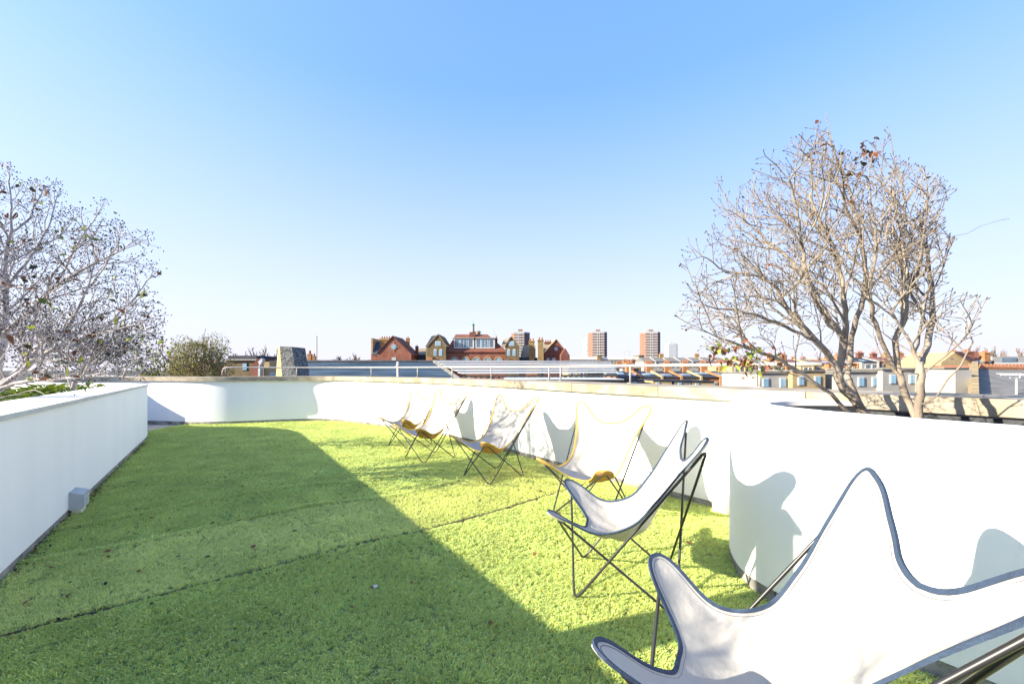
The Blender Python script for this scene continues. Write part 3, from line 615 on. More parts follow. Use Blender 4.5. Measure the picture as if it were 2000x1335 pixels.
MB().tube([(PX(933.5, yc + 2), yc + 2.5, PZ(p, yc + 2)) for p in (653, 649.5, 649.4, 647, 645.5, 644.8)], [4.4 * s_, 4.4 * s_, 5.8 * s_, 5.4 * s_, 3.5 * s_, .5 * s_], 10).build('roof_ventilator', M['tan'], hall)
chimney(hall, 966.8, 971.5, 660, 682, Y + 3, 'red2', 1)
rw = P0(thing('school_wing', 'dark red brick gabled wing with tall yellow chimneys, right end of the school', 'building'))
poly_px(rw, 'gable_wall', [(1062, 800), (1110.5, 800), (1110.5, 690), (1086.5, 662), (1062, 689)], Y - 1, 9, 'red2')
for a, b in (((1060.5, 691), (1086.5, 661)), ((1086.5, 661), (1112, 692))): poly_px(rw, 'verge', [(a[0], a[1] + 1.5), (b[0], b[1] + 1.5), (b[0], b[1]), (a[0], a[1])], Y - 1.2, 9.3, 'beige')
cx_, cz_ = PX(1086, Y - 1), PZ(681, Y - 1)
w0 = MB().prism([(cx_ + .5 * math.cos(a), cz_ + .55 * math.sin(a)) for a in np.linspace(0, 2 * math.pi, 17)[:-1]], Y - 1.1, Y - 1.002).build('round_window', M['offwhite'], rw)
MB().prism([(cx_ + .34 * math.cos(a), cz_ + .38 * math.sin(a)) for a in np.linspace(0, 2 * math.pi, 17)[:-1]], Y - 1.13, Y - 1.101).build('pane', M['glassb'], w0)
for a, b, c, d in ((1067.5, 1073, 699, 708), (1078, 1085, 699, 709), (1100, 1104.5, 696, 716)): win(rw, a, b, c, d, Y - 1, 2)
poly_px(rw, 'porch_gable', [(1096, 800), (1113, 800), (1113, 694), (1104.5, 680), (1096, 692)], Y - 4, 2.9, 'red2')
roof_px(rw, (1014, 706), (1046, 702), (1022, 674), (1046, 674), Y + 1, Y + 6, 'tan'); roof_px(rw, (1060, 694), (1064, 694), (1063, 668), (1080, 668), Y, Y + 6, 'tan', 'roof_slope')
block(rw, 'link_wall', 1013, 1050, 698, Y + 1, 4, 'slate_dark'); block(rw, 'low_wall', 1012, 1050, 703.5, Y - 1, 1, 'orange')
chimney(rw, 1033.5, 1044, 665, 706, Y + .6, 'yellow', 2, depth=1.2); chimney(rw, 1050.5, 1061.5, 663, 712, Y - 2.4, 'yellow', 2, depth=1.2); chimney(rw, 1064, 1077, 667, 690, Y + 5, 'red2', 3)
# --- tower blocks
def tower(label, px0, px1, top, base, Y, corner, floors=17, box=(0.38, .62)):
    t = P0(thing('tower_block', label, 'tower block')); x0, x1 = PX(px0, Y), PX(px1, Y); zt = PZ(top, Y); xc = x0 + (x1 - x0) * corner
    dd = 16.0; xl = x0 + (x1 - x0) * .15
    plan = [(xl, Y), (xc, Y), (x1, Y + 6), (x1, Y + 20), (xl, Y + 20), (x0, Y + 14), (x0, Y + 4)]
    MB().zprism(plan, GZ, zt).build('walls', M['towerbrick'], t)
    fh = (zt - GZ) / floors; 
    for k in range(floors):
        z = GZ + fh * k
        MB().box(xl + .2, xc - .2, Y - .25, Y - .003, z + fh * .60, z + fh * .98).build('floor_band', M['white'], t)
        for q in (.40, .56): 
            o = MB().box(xl + (xc - xl) * q, xl + (xc - xl) * (q + .07), Y - .4, Y - .252, z + fh * .25, z + fh * .98).build('balcony_panel', M['white'], t)
        e = Vector((x1 - xc, 6, 0)); nn = Vector((e.y, -e.x, 0)).normalized() * .2; m_ = Vector((xc, Y, z + fh * .45)) + e * .5
        MB().obox(m_ + nn, e * .485, nn * .9, (0, 0, fh * .27)).build('side_panel', M['towerdark'], t)
    MB().zprism([(xl - .3, Y - .4), (xc + .1, Y - .4), (x1 + .3, Y + 6), (x1 + .3, Y + 20), (xl - .3, Y + 20)], zt, zt + 1.2).build('roof_edge', M['white'], t)
    xa, xb = x0 + (x1 - x0) * box[0], x0 + (x1 - x0) * box[1]; MB().box(xa, xb, Y + 5, Y + 12, zt + 1.2, zt + 4.6).build('plant_room', M['towerbrick'], t); MB().box(xa - 1.2, xb + 1.2, Y + 4, Y + 13, zt + 1.2, zt + 2.1).build('plant_deck', M['white'], t)
    return t
tower('brick and white tower block rising behind the school gable', 998.5, 1035, 650, 700, 430, .70)
tower('brick and white tower block beside the round glass tower', 1152, 1187.5, 649, 700, 560, .80)
tower('brick and white tower block standing alone, rightmost of three', 1255.5, 1292.5, 649, 700, 560, .79)
gt = P0(thing('glass_tower', 'pale round glass tower behind the middle tower block', 'tower'))
Yg = 620; xg = PX(1147, Yg); rg = 8 * Yg / FPX
MB().tube([(xg, Yg, GZ), (xg, Yg, PZ(660, Yg))], rg, 18).build('walls', M['haze_white'], gt)
for k in range(13): z = GZ + (PZ(661, Yg) - GZ) * (k + .5) / 13; MB().tube([(xg, Yg, z), (xg, Yg, z + 1.6)], rg + .15, 18).build('glass_band', M['glassb'], gt)
wb = P0(thing('white_block', 'plain white block beyond the terrace right of the towers', 'building')); block(wb, 'wall', 1306, 1322, 672, 500, 12, 'haze_white'); MB().box(PX(1321.5, 500) , PX(1325, 500), 503, 510, GZ, PZ(671, 500)).build('side_strip', M['towerdark'], wb); MB().box(PX(1310, 500), PX(1318, 500), 503, 508, PZ(672, 500), PZ(668.5, 500)).build('plant_room', M['haze_white'], wb)
def crane(label, px, py0, py1, jib, Y):
    c = P0(thing('tower_crane', label, 'crane')); b = W(px, py0, Y); b.z = GZ; t = W(px, py1, Y); MB().tube([b, t], .5, 4).build('mast', M['haze_white'], c); j = W(*jib, Y); MB().tube([t + (t - j).normalized() * 5, t, j], .45, 4).build('jib', M['haze_white'], c)
crane('thin pale crane with raised jib beside the school hall roof', 969, 700, 657, (963, 641), 480)
crane('thin pale crane left of the round glass tower', 1141, 700, 662, (1134, 650), 640)
# --- nearer roofs left
sl = P0(thing('slate_roof_house', 'house with long blue slate hipped roof and dark ridge just beyond the parapet', 'building'))
Yr, Ye = 27.0, 21.0
a, b, c_, d = W(560, 761, Ye), W(925, 763, Ye), W(846, 707, Yr), W(560, 707, Yr)
rows_, nseg = 9, 1
for k in range(rows_):                                      # slate courses, each lapping the one below
    t0_, t1_ = k / rows_, (k + 1) / rows_; p = [a.lerp(d, t0_), b.lerp(c_, t0_), b.lerp(c_, t1_), a.lerp(d, t1_)]; up = Vector((0, -.02, .03)); n_ = 14
    for q in range(n_):
        u0, u1 = q / n_ + .0004, (q + 1) / n_ - .0004; vs = [p[0].lerp(p[1], u0) + up, p[0].lerp(p[1], u1) + up, p[3].lerp(p[2], u1), p[3].lerp(p[2], u0)]
        lo = [v - Vector((0, 0, .05)) for v in vs]; MB().add(vs + lo, [(0, 1, 2, 3), (7, 6, 5, 4), (0, 4, 5, 1), (1, 5, 6, 2), (2, 6, 7, 3), (3, 7, 4, 0)]).build('slate_course', M['slate'], sl)
wl = MB(); wl.add([a - Vector((0, 0, .08)), b - Vector((0, 0, .08)), Vector((b.x, b.y, GZ)), Vector((a.x, a.y, GZ)), Vector((a.x, Yr + 6, GZ)), Vector((b.x, Yr + 6, GZ))], [(0, 3, 2, 1)]); wl.build('wall', M['stock'], sl)
MB().add([b, W(905, 765, Yr + 6), c_, b - Vector((0, 0, .1))], [(0, 1, 2)]).build('hip_slope', M['slate_dark'], sl)
for k in range(9):
    p, q = d.lerp(c_, k / 9 + .001), d.lerp(c_, (k + 1) / 9 - .001); MB().tube([p + Vector((0, 0, .02)), q + Vector((0, 0, .02))], .13, 6).build('ridge_tile', M['lead'], sl)
MB().tube([c_ + Vector((.05, 0, .05)), b + Vector((.05, 0, .05))], .12, 5).build('hip_flashing', M['slate_grey'], sl)
vp = P0(thing('vent_pipe', 'grey vent pipe standing in front of the blue slate roof', 'pipe')); x, y = W(778, 720, 12.2).x, 12.2
MB().tube([(x, y, GZ), (x, y, PZ(706, y))], .055, 10).build('pipe', M['rail'], vp, smooth=True); MB().tube([(x, y, PZ(717.5, y)), (x, y, PZ(713.5, y))], .085, 10).build('collar', M['rail'], vp)
up = P0(thing('stone_upstand', 'tapering rough grey flint upstand with pale brick edge beside the slate roof', 'wall')); Yu = 20.0
f = [W(553.5, 768, Yu - .2), W(584, 768, Yu - .2), W(570, 677, Yu), W(546.5, 676, Yu)]; bk = [v + Vector((.05, 1.2, 0)) for v in f]
MB().add(f + bk, [(0, 1, 2, 3), (7, 6, 5, 4), (1, 5, 6, 2), (3, 2, 6, 7)]).build('flint_face', M['flint'], up)
g_ = [W(536, 768, Yu + .8), W(553.4, 768, Yu - .2), W(546.4, 676, Yu), W(543, 679, Yu + .8)]; MB().add(g_ + [v + Vector((.1, .8, 0)) for v in g_], [(0, 1, 2, 3), (0, 4, 5, 1), (2, 6, 7, 3), (3, 7, 4, 0), (7, 6, 5, 4)]).build('brick_edge', M['beige'], up)
MB().box(W(541.5, 0, Yu + 1).x, W(546, 0, Yu + 1).x, Yu + 1, Yu + 2.5, PZ(735, Yu), PZ(678, Yu)).build('back_pier', M['slate_grey'], up)
h1 = P0(thing('brick_house', 'brown brick house with blue window and dark flat roof, left of the flint upstand', 'house')); Yh = 38
block(h1, 'wall', 440, 503, 703, Yh, 8, 'stock'); block(h1, 'roof_slab', 445, 501, 694, Yh + .5, 7.5, 'slate_dark', PZ(701, Yh)); block(h1, 'cornice', 440, 503, 701, Yh - .2, 8.3, 'offwhite', PZ(703.5, Yh)); win(h1, 473.5, 483.5, 708.5, 723, Yh, 1, frame='slate_dark', glass='glassb'); poly_px(h1, 'party_wall', [(490, 770), (512, 770), (512, 700), (502, 700), (490, 716)], Yh - 2, 1.9, 'red2')
h2 = P0(thing('beige_house', 'low sunlit beige brick extension with white scroll gable below the flint upstand', 'house')); Yh = 30
block(h2, 'wall', 506, 541, 717, Yh, 5, 'beige'); block(h2, 'chimney', 515, 526, 706, Yh + 1, 2, 'beige', PZ(718, Yh)); block(h2, 'rear_roof', 526, 545, 704, Yh + 5.5, 5, 'slate_dark'); poly_px(h2, 'scroll_gable', [(504, 735), (507.5, 735), (508, 720), (506.5, 714), (511, 708), (512.5, 703), (510, 699), (508, 702), (503.5, 706), (506, 711), (504, 718)], Yh - .4, .35, 'white'); win(h2, 528, 538, 727, 735.5, Yh, 1)
cp = P0(thing('chimney_stack', 'pair of pale brick chimneys with pots showing over the slate roof ridge', 'chimney')); block(cp, 'ridge_wall', 590, 632, 707, 45, 3, 'slate_grey'); chimney(cp, 600, 607.5, 691, 712, 45, 'orange', 1); chimney(cp, 610, 615.5, 695, 712, 45, 'orange', 1)
ms = P0(thing('mast', 'thin pale mast standing above the slate roof ridge', 'mast')); MB().tube([(PX(618.5, 60), 60, GZ), (PX(618.5, 60), 60, PZ(657, 60))], .09, 6).build('pole', M['rail'], ms); MB().tube([(PX(618.5, 60), 60, PZ(657, 60)), (PX(618.5, 60), 60, PZ(656, 60))], .13, 6).build('cap', M['rail'], ms)
# --- long pale canopy roof with trusses
cn = P0(thing('canopy_roof', 'long pale ribbed canopy roof on dark trusses in front of the school', 'roof')); Ya, Yb = 30.0, 44.0
ca, cb, cc, cd = W(905, 731, Ya), W(1208, 729, Ya), W(1190, 704.5, Yb), W(845, 703, Yb)
nr_ = 7
for k in range(nr_):
    st_ = Vector((0, 0, .10)); t0_, t1_ = k / nr_, (k + 1) / nr_; vs = [ca.lerp(cd, t0_) + st_, cb.lerp(cc, t0_) + st_, cb.lerp(cc, t1_) - st_ * .3, ca.lerp(cd, t1_) - st_ * .3]; lo = [v - Vector((0, 0, .05)) for v in vs]
    MB().add(vs + lo, [(0, 1, 2, 3), (7, 6, 5, 4), (0, 4, 5, 1), (1, 5, 6, 2), (2, 6, 7, 3), (3, 7, 4, 0)]).build('roof_sheet', M['canopy'], cn)
    g0, g1 = ca.lerp(cd, t1_), cb.lerp(cc, t1_); MB().tube([g0 - Vector((0, .05, .03)), g1 - Vector((0, .05, .03))], .075, 4).build('purlin', M['scrap'], cn)
MB().tube([ca - Vector((0, 0, .14)), cb - Vector((0, 0, .14))], .09, 4).build('eaves_beam', M['scrap'], cn)
for k in range(26):
    p = ca.lerp(cb, k / 26); q = ca.lerp(cb, (k + 1) / 26); h_ = Vector((0, 0, -.75)); MB().tube([p + Vector((0, .3, -.15)), (p + q) / 2 + h_ + Vector((0, .3, 0)), q + Vector((0, .3, -.15))], .045, 4).build('truss_web', M['scrap' if k % 3 else 'rail'], cn)
MB().tube([ca + Vector((0, .3, -.78)), cb + Vector((0, .3, -.78))], .06, 4).build('truss_chord', M['scrap'], cn)
for k in range(7): p = ca.lerp(cb, k / 6); MB().tube([Vector((p.x, p.y + .3, GZ)), p + Vector((0, .3, -.15))], .09, 6).build('column', M['scrap'], cn)
fr_ = P0(thing('flat_roof', 'pale blue-grey flat roof below the canopy trusses', 'roof')); block(fr_, 'wall', 985, 1215, 741, 24, 4.5, 'slate_grey'); MB().box(PX(983, 24), PX(1217, 24), 23.8, 28.6, PZ(741, 24), PZ(739.6, 24)).build('roof_deck', M['canopy'], fr_)
# --- terrace with white eaves, centre right
def long_terrace(label, px0, px1, Y, top=697, wl=702):
    t = P0(thing('terrace_row', label, 'building')); block(t, 'wall', px0, px1, wl, Y, 8, 'beige'); block(t, 'roof', px0, px1, top, Y - .3, 8.6, 'bright_white', PZ(wl, Y))
    n = int((px1 - px0) / 7)
    for k in range(n): win(t, px0 + 2 + k * 7, px0 + 6.5 + k * 7, wl + 1.5, wl + 7, Y, 2, glass='glass')
    return t
long_terrace('long pale terrace with white roof edge below the middle tower block', 1112, 1166, 150); long_terrace('long pale terrace with white roof edge between the two tower blocks', 1176, 1247, 150)
for lab, a, b in (('brick stair tower between the pale terraces under the middle tower', 1167, 1175.5), ('brick stair tower under the rightmost tower block', 1248, 1258.5)): s_ = P0(thing('stair_tower', lab, 'building')); block(s_, 'wall', a, b, 694, 149, 7, 'stock'); block(s_, 'cap', a - .4, b + .4, 693.2, 148.8, 7.4, 'slate_grey', PZ(694, 149))
def unit_house(label, px0, px1, Y, ridge, eave, wallm, roofm, chim='orange', pots=5, group='terraced houses beyond the terrace', windows=True, dy=5.0):
    h = P0(thing('terraced_house', label, 'house', group=group)); x0, x1 = PX(px0, Y), PX(px1, Y); zr, ze = PZ(ridge, Y + dy), PZ(eave, Y)
    MB().box(x0, x1, Y, Y + 2 * dy, GZ, ze - .02).build('wall', M[wallm], h)
    mb = MB(); mb.add([(x0, Y - .2, ze), (x1, Y - .2, ze), (x1, Y + dy, zr), (x0, Y + dy, zr), (x0, Y + 2 * dy, ze), (x1, Y + 2 * dy, ze)], [(0, 1, 2, 3), (3, 2, 5, 4), (0, 3, 4), (1, 5, 2), (0, 4, 5, 1)]); mb.build('roof', M[roofm], h)
    w = (x1 - x0); pwid = max(.22, w * .07); mb = MB(); mb.prism([(0, 0)] * 3, 0, 0) if False else None
    mb = MB(); mb.add([(x1 - pwid, Y - .3, ze + .12), (x1, Y - .3, ze + .12), (x1, Y + dy, zr + .3), (x1 - pwid, Y + dy, zr + .3), (x1 - pwid, Y - .3, ze - 1.5), (x1, Y - .3, ze - 1.5), (x1, Y + dy, zr - 1.2), (x1 - pwid, Y + dy, zr - 1.2)], [(0, 1, 2, 3), (0, 4, 5, 1), (1, 5, 6, 2), (0, 3, 7, 4), (3, 2, 6, 7)]); mb.build('party_wall', M[wallm], h)
    if chim:
        cw = min(1.5, w * .32); mb = MB(); mb.box(x1 - cw, x1 + .1, Y + dy * .8, Y + dy * .8 + .7, ze, zr + 1.0); mb.box(x1 - cw - .08, x1 + .18, Y + dy * .8 - .08, Y + dy * .8 + .78, zr + .8, zr + .92); c = mb.build('chimney', M[chim], h)
        for k in range(pots): xc = x1 - cw + (k + .5) * (cw + .1) / pots; MB().tube([(xc, Y + dy * .8 + .35, zr + 1.0), (xc, Y + dy * .8 + .35, zr + 1.42)], [cw / pots * .42, cw / pots * .33], 7).build('chimney_pot', M['pot'], c)
    if chim and Y < 100 and random.random() < .75:
        xa, ya, za = x1 - .3, Y + dy * .8 + .35, zr + .9; hh = random.uniform(1.0, 1.9); mb = MB(); mb.tube([(xa, ya, za), (xa, ya, za + hh)], .02, 4); mb.tube([(xa - .5, ya, za + hh - .05), (xa + .45, ya, za + hh)], .013, 4)
        for q in range(5): mb.tube([(xa - .45 + q * .2, ya - .18, za + hh - .04), (xa - .45 + q * .2, ya + .18, za + hh - .01)], .009, 4)
        mb.build('aerial', M['rail'], h)
    if Y < 100:
        for q in range(2):
            uu, vv = random.uniform(.15, .7), random.uniform(.2, .6); p_ = Vector((x0 + w * uu, Y - .2 + (dy + .2) * vv, ze + (zr - ze) * vv)); sl_ = Vector((0, dy, zr - ze)).normalized(); nn_ = Vector((0, -(zr - ze), dy)).normalized()
            MB().obox(p_ + nn_ * .05, (.35, 0, 0), sl_ * .45, nn_ * .04).build('roof_light', M['glassb'], h)
    if windows:
        for q in (.2, .6):
            o = MB().box(x0 + w * q, x0 + w * (q + .2), Y - .08, Y - .002, ze - 1.9, ze - .5).build('window', M['white'], h); MB().box(x0 + w * (q + .02), x0 + w * (q + .18), Y - .11, Y - .081, ze - 1.8, ze - .6).build('pane', M['glass'], o)
    return h
ords = ['first', 'second', 'third', 'fourth', 'fifth', 'sixth']
for k, (a, b) in enumerate(((1212, 1253), (1256, 1294), (1296, 1332), (1335, 1370), (1373, 1408), (1410, 1446))):
    unit_house('brick terraced house with dark slate roof and potted chimney, %s from left in row' % ords[k], a, b, 44, 724.5, 736.5, 'orange' if k % 2 == 0 else 'beige', 'slate_dark', 'orange', dy=4)
for k, (a, b, m) in enumerate(((1230, 1258, 'slate_grey'), (1275, 1312, 'beige'), (1318, 1350, 'slate_grey'), (1352, 1395, 'beige'))):
    e = P0(thing('rear_extension', '%s flat-roofed rear extension below the slate terrace, %s from the left' % ({'slate_grey': 'grey', 'beige': 'beige'}[m], ords[k]), 'building')); block(e, 'wall', a, b, 742 + k, 33, 4, m); block(e, 'roof_deck', a - .5, b + .5, 740.5 + k, 32.9, 4.2, 'slate_dark', PZ(742 + k, 33)); win(e, a + 6, a + 13, 745 + k, 751 + k, 33, 1)
for k in range(7):
    a = 1258 + k * 24; unit_house('pale terraced house with sunlit sloping party walls above the slate terrace, %s from the left' % (ords + ['seventh'])[k], a, a + 23.5, 120, 698, 706, 'offwhite', 'slate_grey', 'yellow' if k % 3 == 1 else None, 3, group='pale terraced houses below the rightmost tower')
# back rows, far
def far_row(px0, px1, step, Y, ridge, eave, label, group, walls=('orange', 'beige', 'stock', 'offwhite'), roofs=('slate_grey', 'tile2', 'tan', 'slate_dark')):
    k = 0; p = px0
    while p < px1: w = step * random.uniform(.85, 1.2); unit_house(label, p, p + w, Y + random.uniform(-2, 2), ridge + random.uniform(-.8, .8), eave + random.uniform(-.6, .6), random.choice(walls), random.choice(roofs), random.choice(('orange', 'red2', None)), 4, group=group, windows=Y < 130, dy=4.5); p += w + .2; k += 1
far_row(1110, 1240, 17, 75, 713, 719, 'small brick house in the crowded roofs between the canopy and the pale terrace', 'brick houses behind the canopy')
far_row(1430, 1650, 26, 70, 703, 711, 'brick house in the far row seen through the left of the bare trees', 'brick houses behind the left of the bare trees')
far_row(1650, 1850, 28, 85, 698, 706, 'brick house in the far row seen between the bare tree trunks', 'brick houses between the trunks')
far_row(1425, 2040, 22, 190, 701, 704, 'distant house on the right skyline behind the nearer rooftops', 'distant houses on the right skyline')
far_row(330, 730, 22, 170, 708, 712, 'distant house on the left skyline behind the slate roof', 'distant houses on the left skyline')
far_row(600, 1240, 26, 140, 712, 718, 'distant house behind the school building', 'distant houses behind the school')
# white rear elevations right
for k, (a, b, t_, m) in enumerate(((1478, 1545, 729, 'offwhite'), (1548, 1612, 725, 'beige'), (1640, 1722, 727, 'offwhite'), (1724, 1800, 722, 'offwhite'), (1803, 1842, 726, 'beige'), (1845, 1898, 720, 'offwhite'))):
    h = P0(thing('house_back', '%s house back with sash windows behind the trees, %s from the left' % ({'offwhite': 'off-white rendered', 'beige': 'beige brick'}[m], ords[k]), 'house')); Yw = 24 - k * .4
    block(h, 'wall', a, b, t_, Yw, 4, m); block(h, 'roof_edge', a - .6, b + .6, t_ - 3, Yw - .1, 4.2, 'slate_grey', PZ(t_, Yw)); n = max(1, int((b - a) / 26))
    for q in range(n):
        c = a + (b - a) * (q + .5) / n; win(h, c - 6, c + 6, t_ + 9, t_ + 27, Yw, 2, glass='glassb')
gy = P0(thing('gabled_house', 'sunlit yellow brick gable end with brown tiled roof on the right', 'house')); Yy = 62
poly_px(gy, 'gable_wall', [(1838, 770), (1897, 770), (1897, 706), (1866, 687), (1838, 708)], Yy, 7, 'beige'); roof_px(gy, (1866, 686.5), (1900, 707), (1884, 686), (1918, 706), Yy - .3, Yy + 7, 'tile2'); chimney(gy, 1863, 1872, 685.5, 700, Yy + 2, 'orange', 3)
gr_ = P0(thing('brick_house', 'red brick house with two chimneys and white bays on the right', 'house')); block(gr_, 'wall', 1893, 1942, 704, Yy + 4, 7, 'red'); roof_px(gr_, (1894, 704), (1926, 704), (1890, 687), (1918, 687), Yy + 4, Yy + 8, 'tile'); chimney(gr_, 1888.5, 1903, 685.5, 706, Yy + 3.5, 'red', 3); chimney(gr_, 1923.5, 1935, 687.5, 706, Yy + 3.5, 'orange', 3)
for a in (1904, 1911, 1918, 1930): win(gr_, a, a + 6, 702.5, 709, Yy + 4, 1)
wl_ = P0(thing('white_building', 'low white flat-roofed building with dark window band at the right edge', 'building')); block(wl_, 'wall', 1938, 2060, 696, 90, 8, 'offwhite'); MB().box(PX(1955, 90), PX(1983, 90), 89.8, 89.99, PZ(706, 90), PZ(698, 90)).build('window_band', M['glass'], wl_); block(wl_, 'lower_roof', 1942, 2060, 707, 80, 8, 'canopy')
rb = P0(thing('brick_terrace', 'row of red brick parapets in front of the white flat-roofed building', 'building')); block(rb, 'wall', 1900, 2080, 713.5, 50, 5, 'red'); 
for k in range(17): MB().tube([(PX(1912 + k * 7, 50), 51, PZ(713.5, 50)), (PX(1912 + k * 7, 50), 51, PZ(710.3, 50))], .14, 7).build('chimney_pot', M['pot'], rb)
gs = P0(thing('slate_house', 'grey slate roof with brick verge and tiled ridge at the right edge', 'house')); Y0_, Y1_ = 13.0, 17.5
a, b, c_, d = W(1903, 792, Y0_), W(2120, 800, Y0_), W(2120, 723, Y1_), W(1903, 719.5, Y1_)
MB().add([a, b, c_, d] + [v - Vector((0, 0, .1)) for v in (a, b, c_, d)], [(0, 1, 2, 3), (7, 6, 5, 4), (0, 4, 5, 1), (3, 7, 4, 0), (2, 6, 7, 3)]).build('slate_slope', M['slate_grey'], gs)
MB().tube([d + Vector((.3, 0, .06)), c_ + Vector((0, 0, .06))], .10, 6).build('ridge', M['pot'], gs)
n_ = (b - a).cross(d - a).normalized()
for k in range(12):
    p, q = a.lerp(d, k / 12 + .006), a.lerp(d, (k + 1) / 12 - .002); ax = (q - p) / 2; MB().obox((p + q) / 2 + n_ * .16 + Vector((-.1, 0, 0)), ax, Vector((.13, 0, 0)), n_ * .18).build('verge_brick', M['beige'], gs)
MB().box(W(1899, 0, Y1_).x, b.x, Y0_ + .3, Y1_, GZ, PZ(795, Y0_)).build('wall', M['stock'], gs)
dm = MB().box(W(1866, 0, 15).x, W(1898, 0, 15).x, 15, 16.5, PZ(800, 15), PZ(722, 15)).build('dormer_cheek', M['offwhite'], gs)
ae = P0(thing('tv_aerial', 'white tv aerial on a pole in front of the grey slate roof', 'aerial')); x, y = W(1985, 740, 14.2).x, 14.2
zb, zt = PZ(768, y), PZ(737, y); MB().tube([(x, y, zb - .8), (x, y, zt)], .03, 6).build('pole', M['white'], ae); MB().tube([(x - .23, y, zt), (x - .17, y, zt - .03), (x + .1, y, zt - .03), (x + .15, y, zt + .08)], .02, 5).build('bracket', M['white'], ae); MB().tube([(x - .57, y, zt + .08), (x + .42, y, zt + .12)], .016, 5).build('boom', M['white'], ae)
for k in range(8): xx = x - .54 + k * .12; MB().tube([(xx, y - .15, zt + .08), (xx, y + .15, zt + .15)], .01, 4).build('element', M['white'], ae)
# ------------------------------------------------------------------ trees (limbs laid out by hand, twigs grown towards points spread through the crown)
def grow_tree(limbs, attract, seed=1, step=.045, poly=None, Y0=None, dY=.5, gap=.075, len1=.62, depth=4, up=.10, wig=.10, minlen=.05, **kw):
    r = random.Random(seed); nodes = []; par = []
    def ok(p):
        if poly is None: return True
        return bool(inside(poly, [CX + FPX * p[0] / p[1]], [HY - FPX * (p[2] - CAM_H) / p[1]])[0]) and (Y0 is None or abs(p[1] - Y0) < dY)
    work = []
    for limb in limbs:                                      # limb: list of 3d points; first point joins nearest existing node
        pts = catmull(limb, step); base = -1
        if nodes:
            d = np.linalg.norm(np.array([list(q) for q in nodes]) - pts[0], axis=1); base = int(np.argmin(d))
            if d[base] > .35: base = -1
        prev = base; ids = []
        for i, p in enumerate(pts):
            if i == 0 and base >= 0: continue
            nodes.append(Vector(p) + Vector((r.gauss(0, .003), r.gauss(0, .003), r.gauss(0, .003)))); par.append(prev); prev = len(nodes) - 1; ids.append(prev)
        work.append((ids, 1, len(ids) * step, .22 if base >= 0 else .34))
    def shoot(start, d, L, lvl):
        seg = max(.018, min(step, L / 4)); n = max(2, int(L / seg)); prev = start; p = nodes[start].copy(); ids = []
        for i in range(n):
            d = (d + Vector((r.gauss(0, wig), r.gauss(0, wig), r.gauss(0, wig) + up * seg / .045 * .35))).normalized(); p = p + d * seg
            if not ok(p): break
            nodes.append(p.copy()); par.append(prev); prev = len(nodes) - 1; ids.append(prev)
        return ids
    while work:
        ids, lvl, L, skip = work.pop()
        if lvl > depth or len(ids) < 2: continue
        seglen = (nodes[ids[1]] - nodes[ids[0]]).length; k = int(len(ids) * skip); az = r.uniform(0, 6.28)
        g = gap * (1.0, 1.0, .85, .75, .8, .8)[lvl]
        while k < len(ids):
            f = k / len(ids); d = (nodes[ids[k]] - nodes[par[ids[k]]]).normalized() if par[ids[k]] >= 0 else Vector((0, 0, 1)); az += 2.4 + r.gauss(0, .4)
            o = d.orthogonal().normalized(); o.rotate(Matrix.Rotation(az, 3, d)); ang = r.uniform(.55, .95); nd2 = (d * math.cos(ang) + o * math.sin(ang) + Vector((0, 0, up * 1.5))).normalized()
            L2 = L * len1 * (1 - .62 * f) * r.uniform(.45, 1.1)
            if lvl == 1: L2 = min(L2, .75 * kw.get('size', 1))
            if L2 > minlen:
                c = shoot(ids[k], nd2, L2, lvl + 1)
                if len(c) > 1: work.append((c, lvl + 1, len(c) * (nodes[c[1]] - nodes[c[0]]).length, .18))
            k += max(1, int(round(g * r.uniform(.6, 1.4) / seglen)))
    return np.array([list(q) for q in nodes]), np.array(par)
def tree_mesh(nodes, par, tip=.0024, expo=2.35, trunk_scale=1.0, rmax=.06):
    n = len(nodes); ch = [[] for _ in range(n)]; roots = []
    for i, p in enumerate(par): (ch[p] if p >= 0 else roots).append(i)
    order = []; st = list(roots)
    while st: k = st.pop(); order.append(k); st += ch[k]
    rad = np.zeros(n)
    for k in reversed(order): rad[k] = tip if not ch[k] else min(rmax, sum(rad[c] ** expo for c in ch[k]) ** (1 / expo) * 1.0012)
    big, small = MB(), MB(); tips = []
    stack = [(r0, None) for r0 in roots]
    while stack:
        k, p = stack.pop(); chain = [] if p is None else [p]; cr = [] if p is None else [rad[k]]
        while True:
            chain.append(k); cr.append(rad[k])
            if not ch[k]: tips.append((k, chain[-2] if len(chain) > 1 else k)); break
            cs = sorted(ch[k], key=lambda c: -rad[c])
            for c in cs[1:]: stack.append((c, k))
            k = cs[0]
        # decimate thin chains
        R0 = max(cr); sides = 9 if R0 > .02 else (6 if R0 > .007 else 4)
        idx = list(range(0, len(chain), 1 if R0 > .004 else 2));
        if idx[-1] != len(chain) - 1: idx.append(len(chain) - 1)
        if len(idx) > 1: (big if R0 > .012 else small).tube([nodes[chain[i]] for i in idx], [cr[i] for i in idx], sides, caps=False)
    return big, small, tips, rad
def crown_pts(poly, n, Y0, dy, seed, dens=None):            # random points behind a crown outline given in photo pixels
    r = np.random.default_rng(seed); P = np.array(poly, float); out = []
    x0, y0 = P.min(0); x1, y1 = P.max(0)
    while len(out) < n:
        x, y = r.uniform(x0, x1), r.uniform(y0, y1)
        if not inside(poly, [x], [y])[0]: continue
        if dens and r.random() > dens(x, y): continue
        out.append(tuple(W(x, y, Y0 + dy * r.normal(0, .55))))
    return out
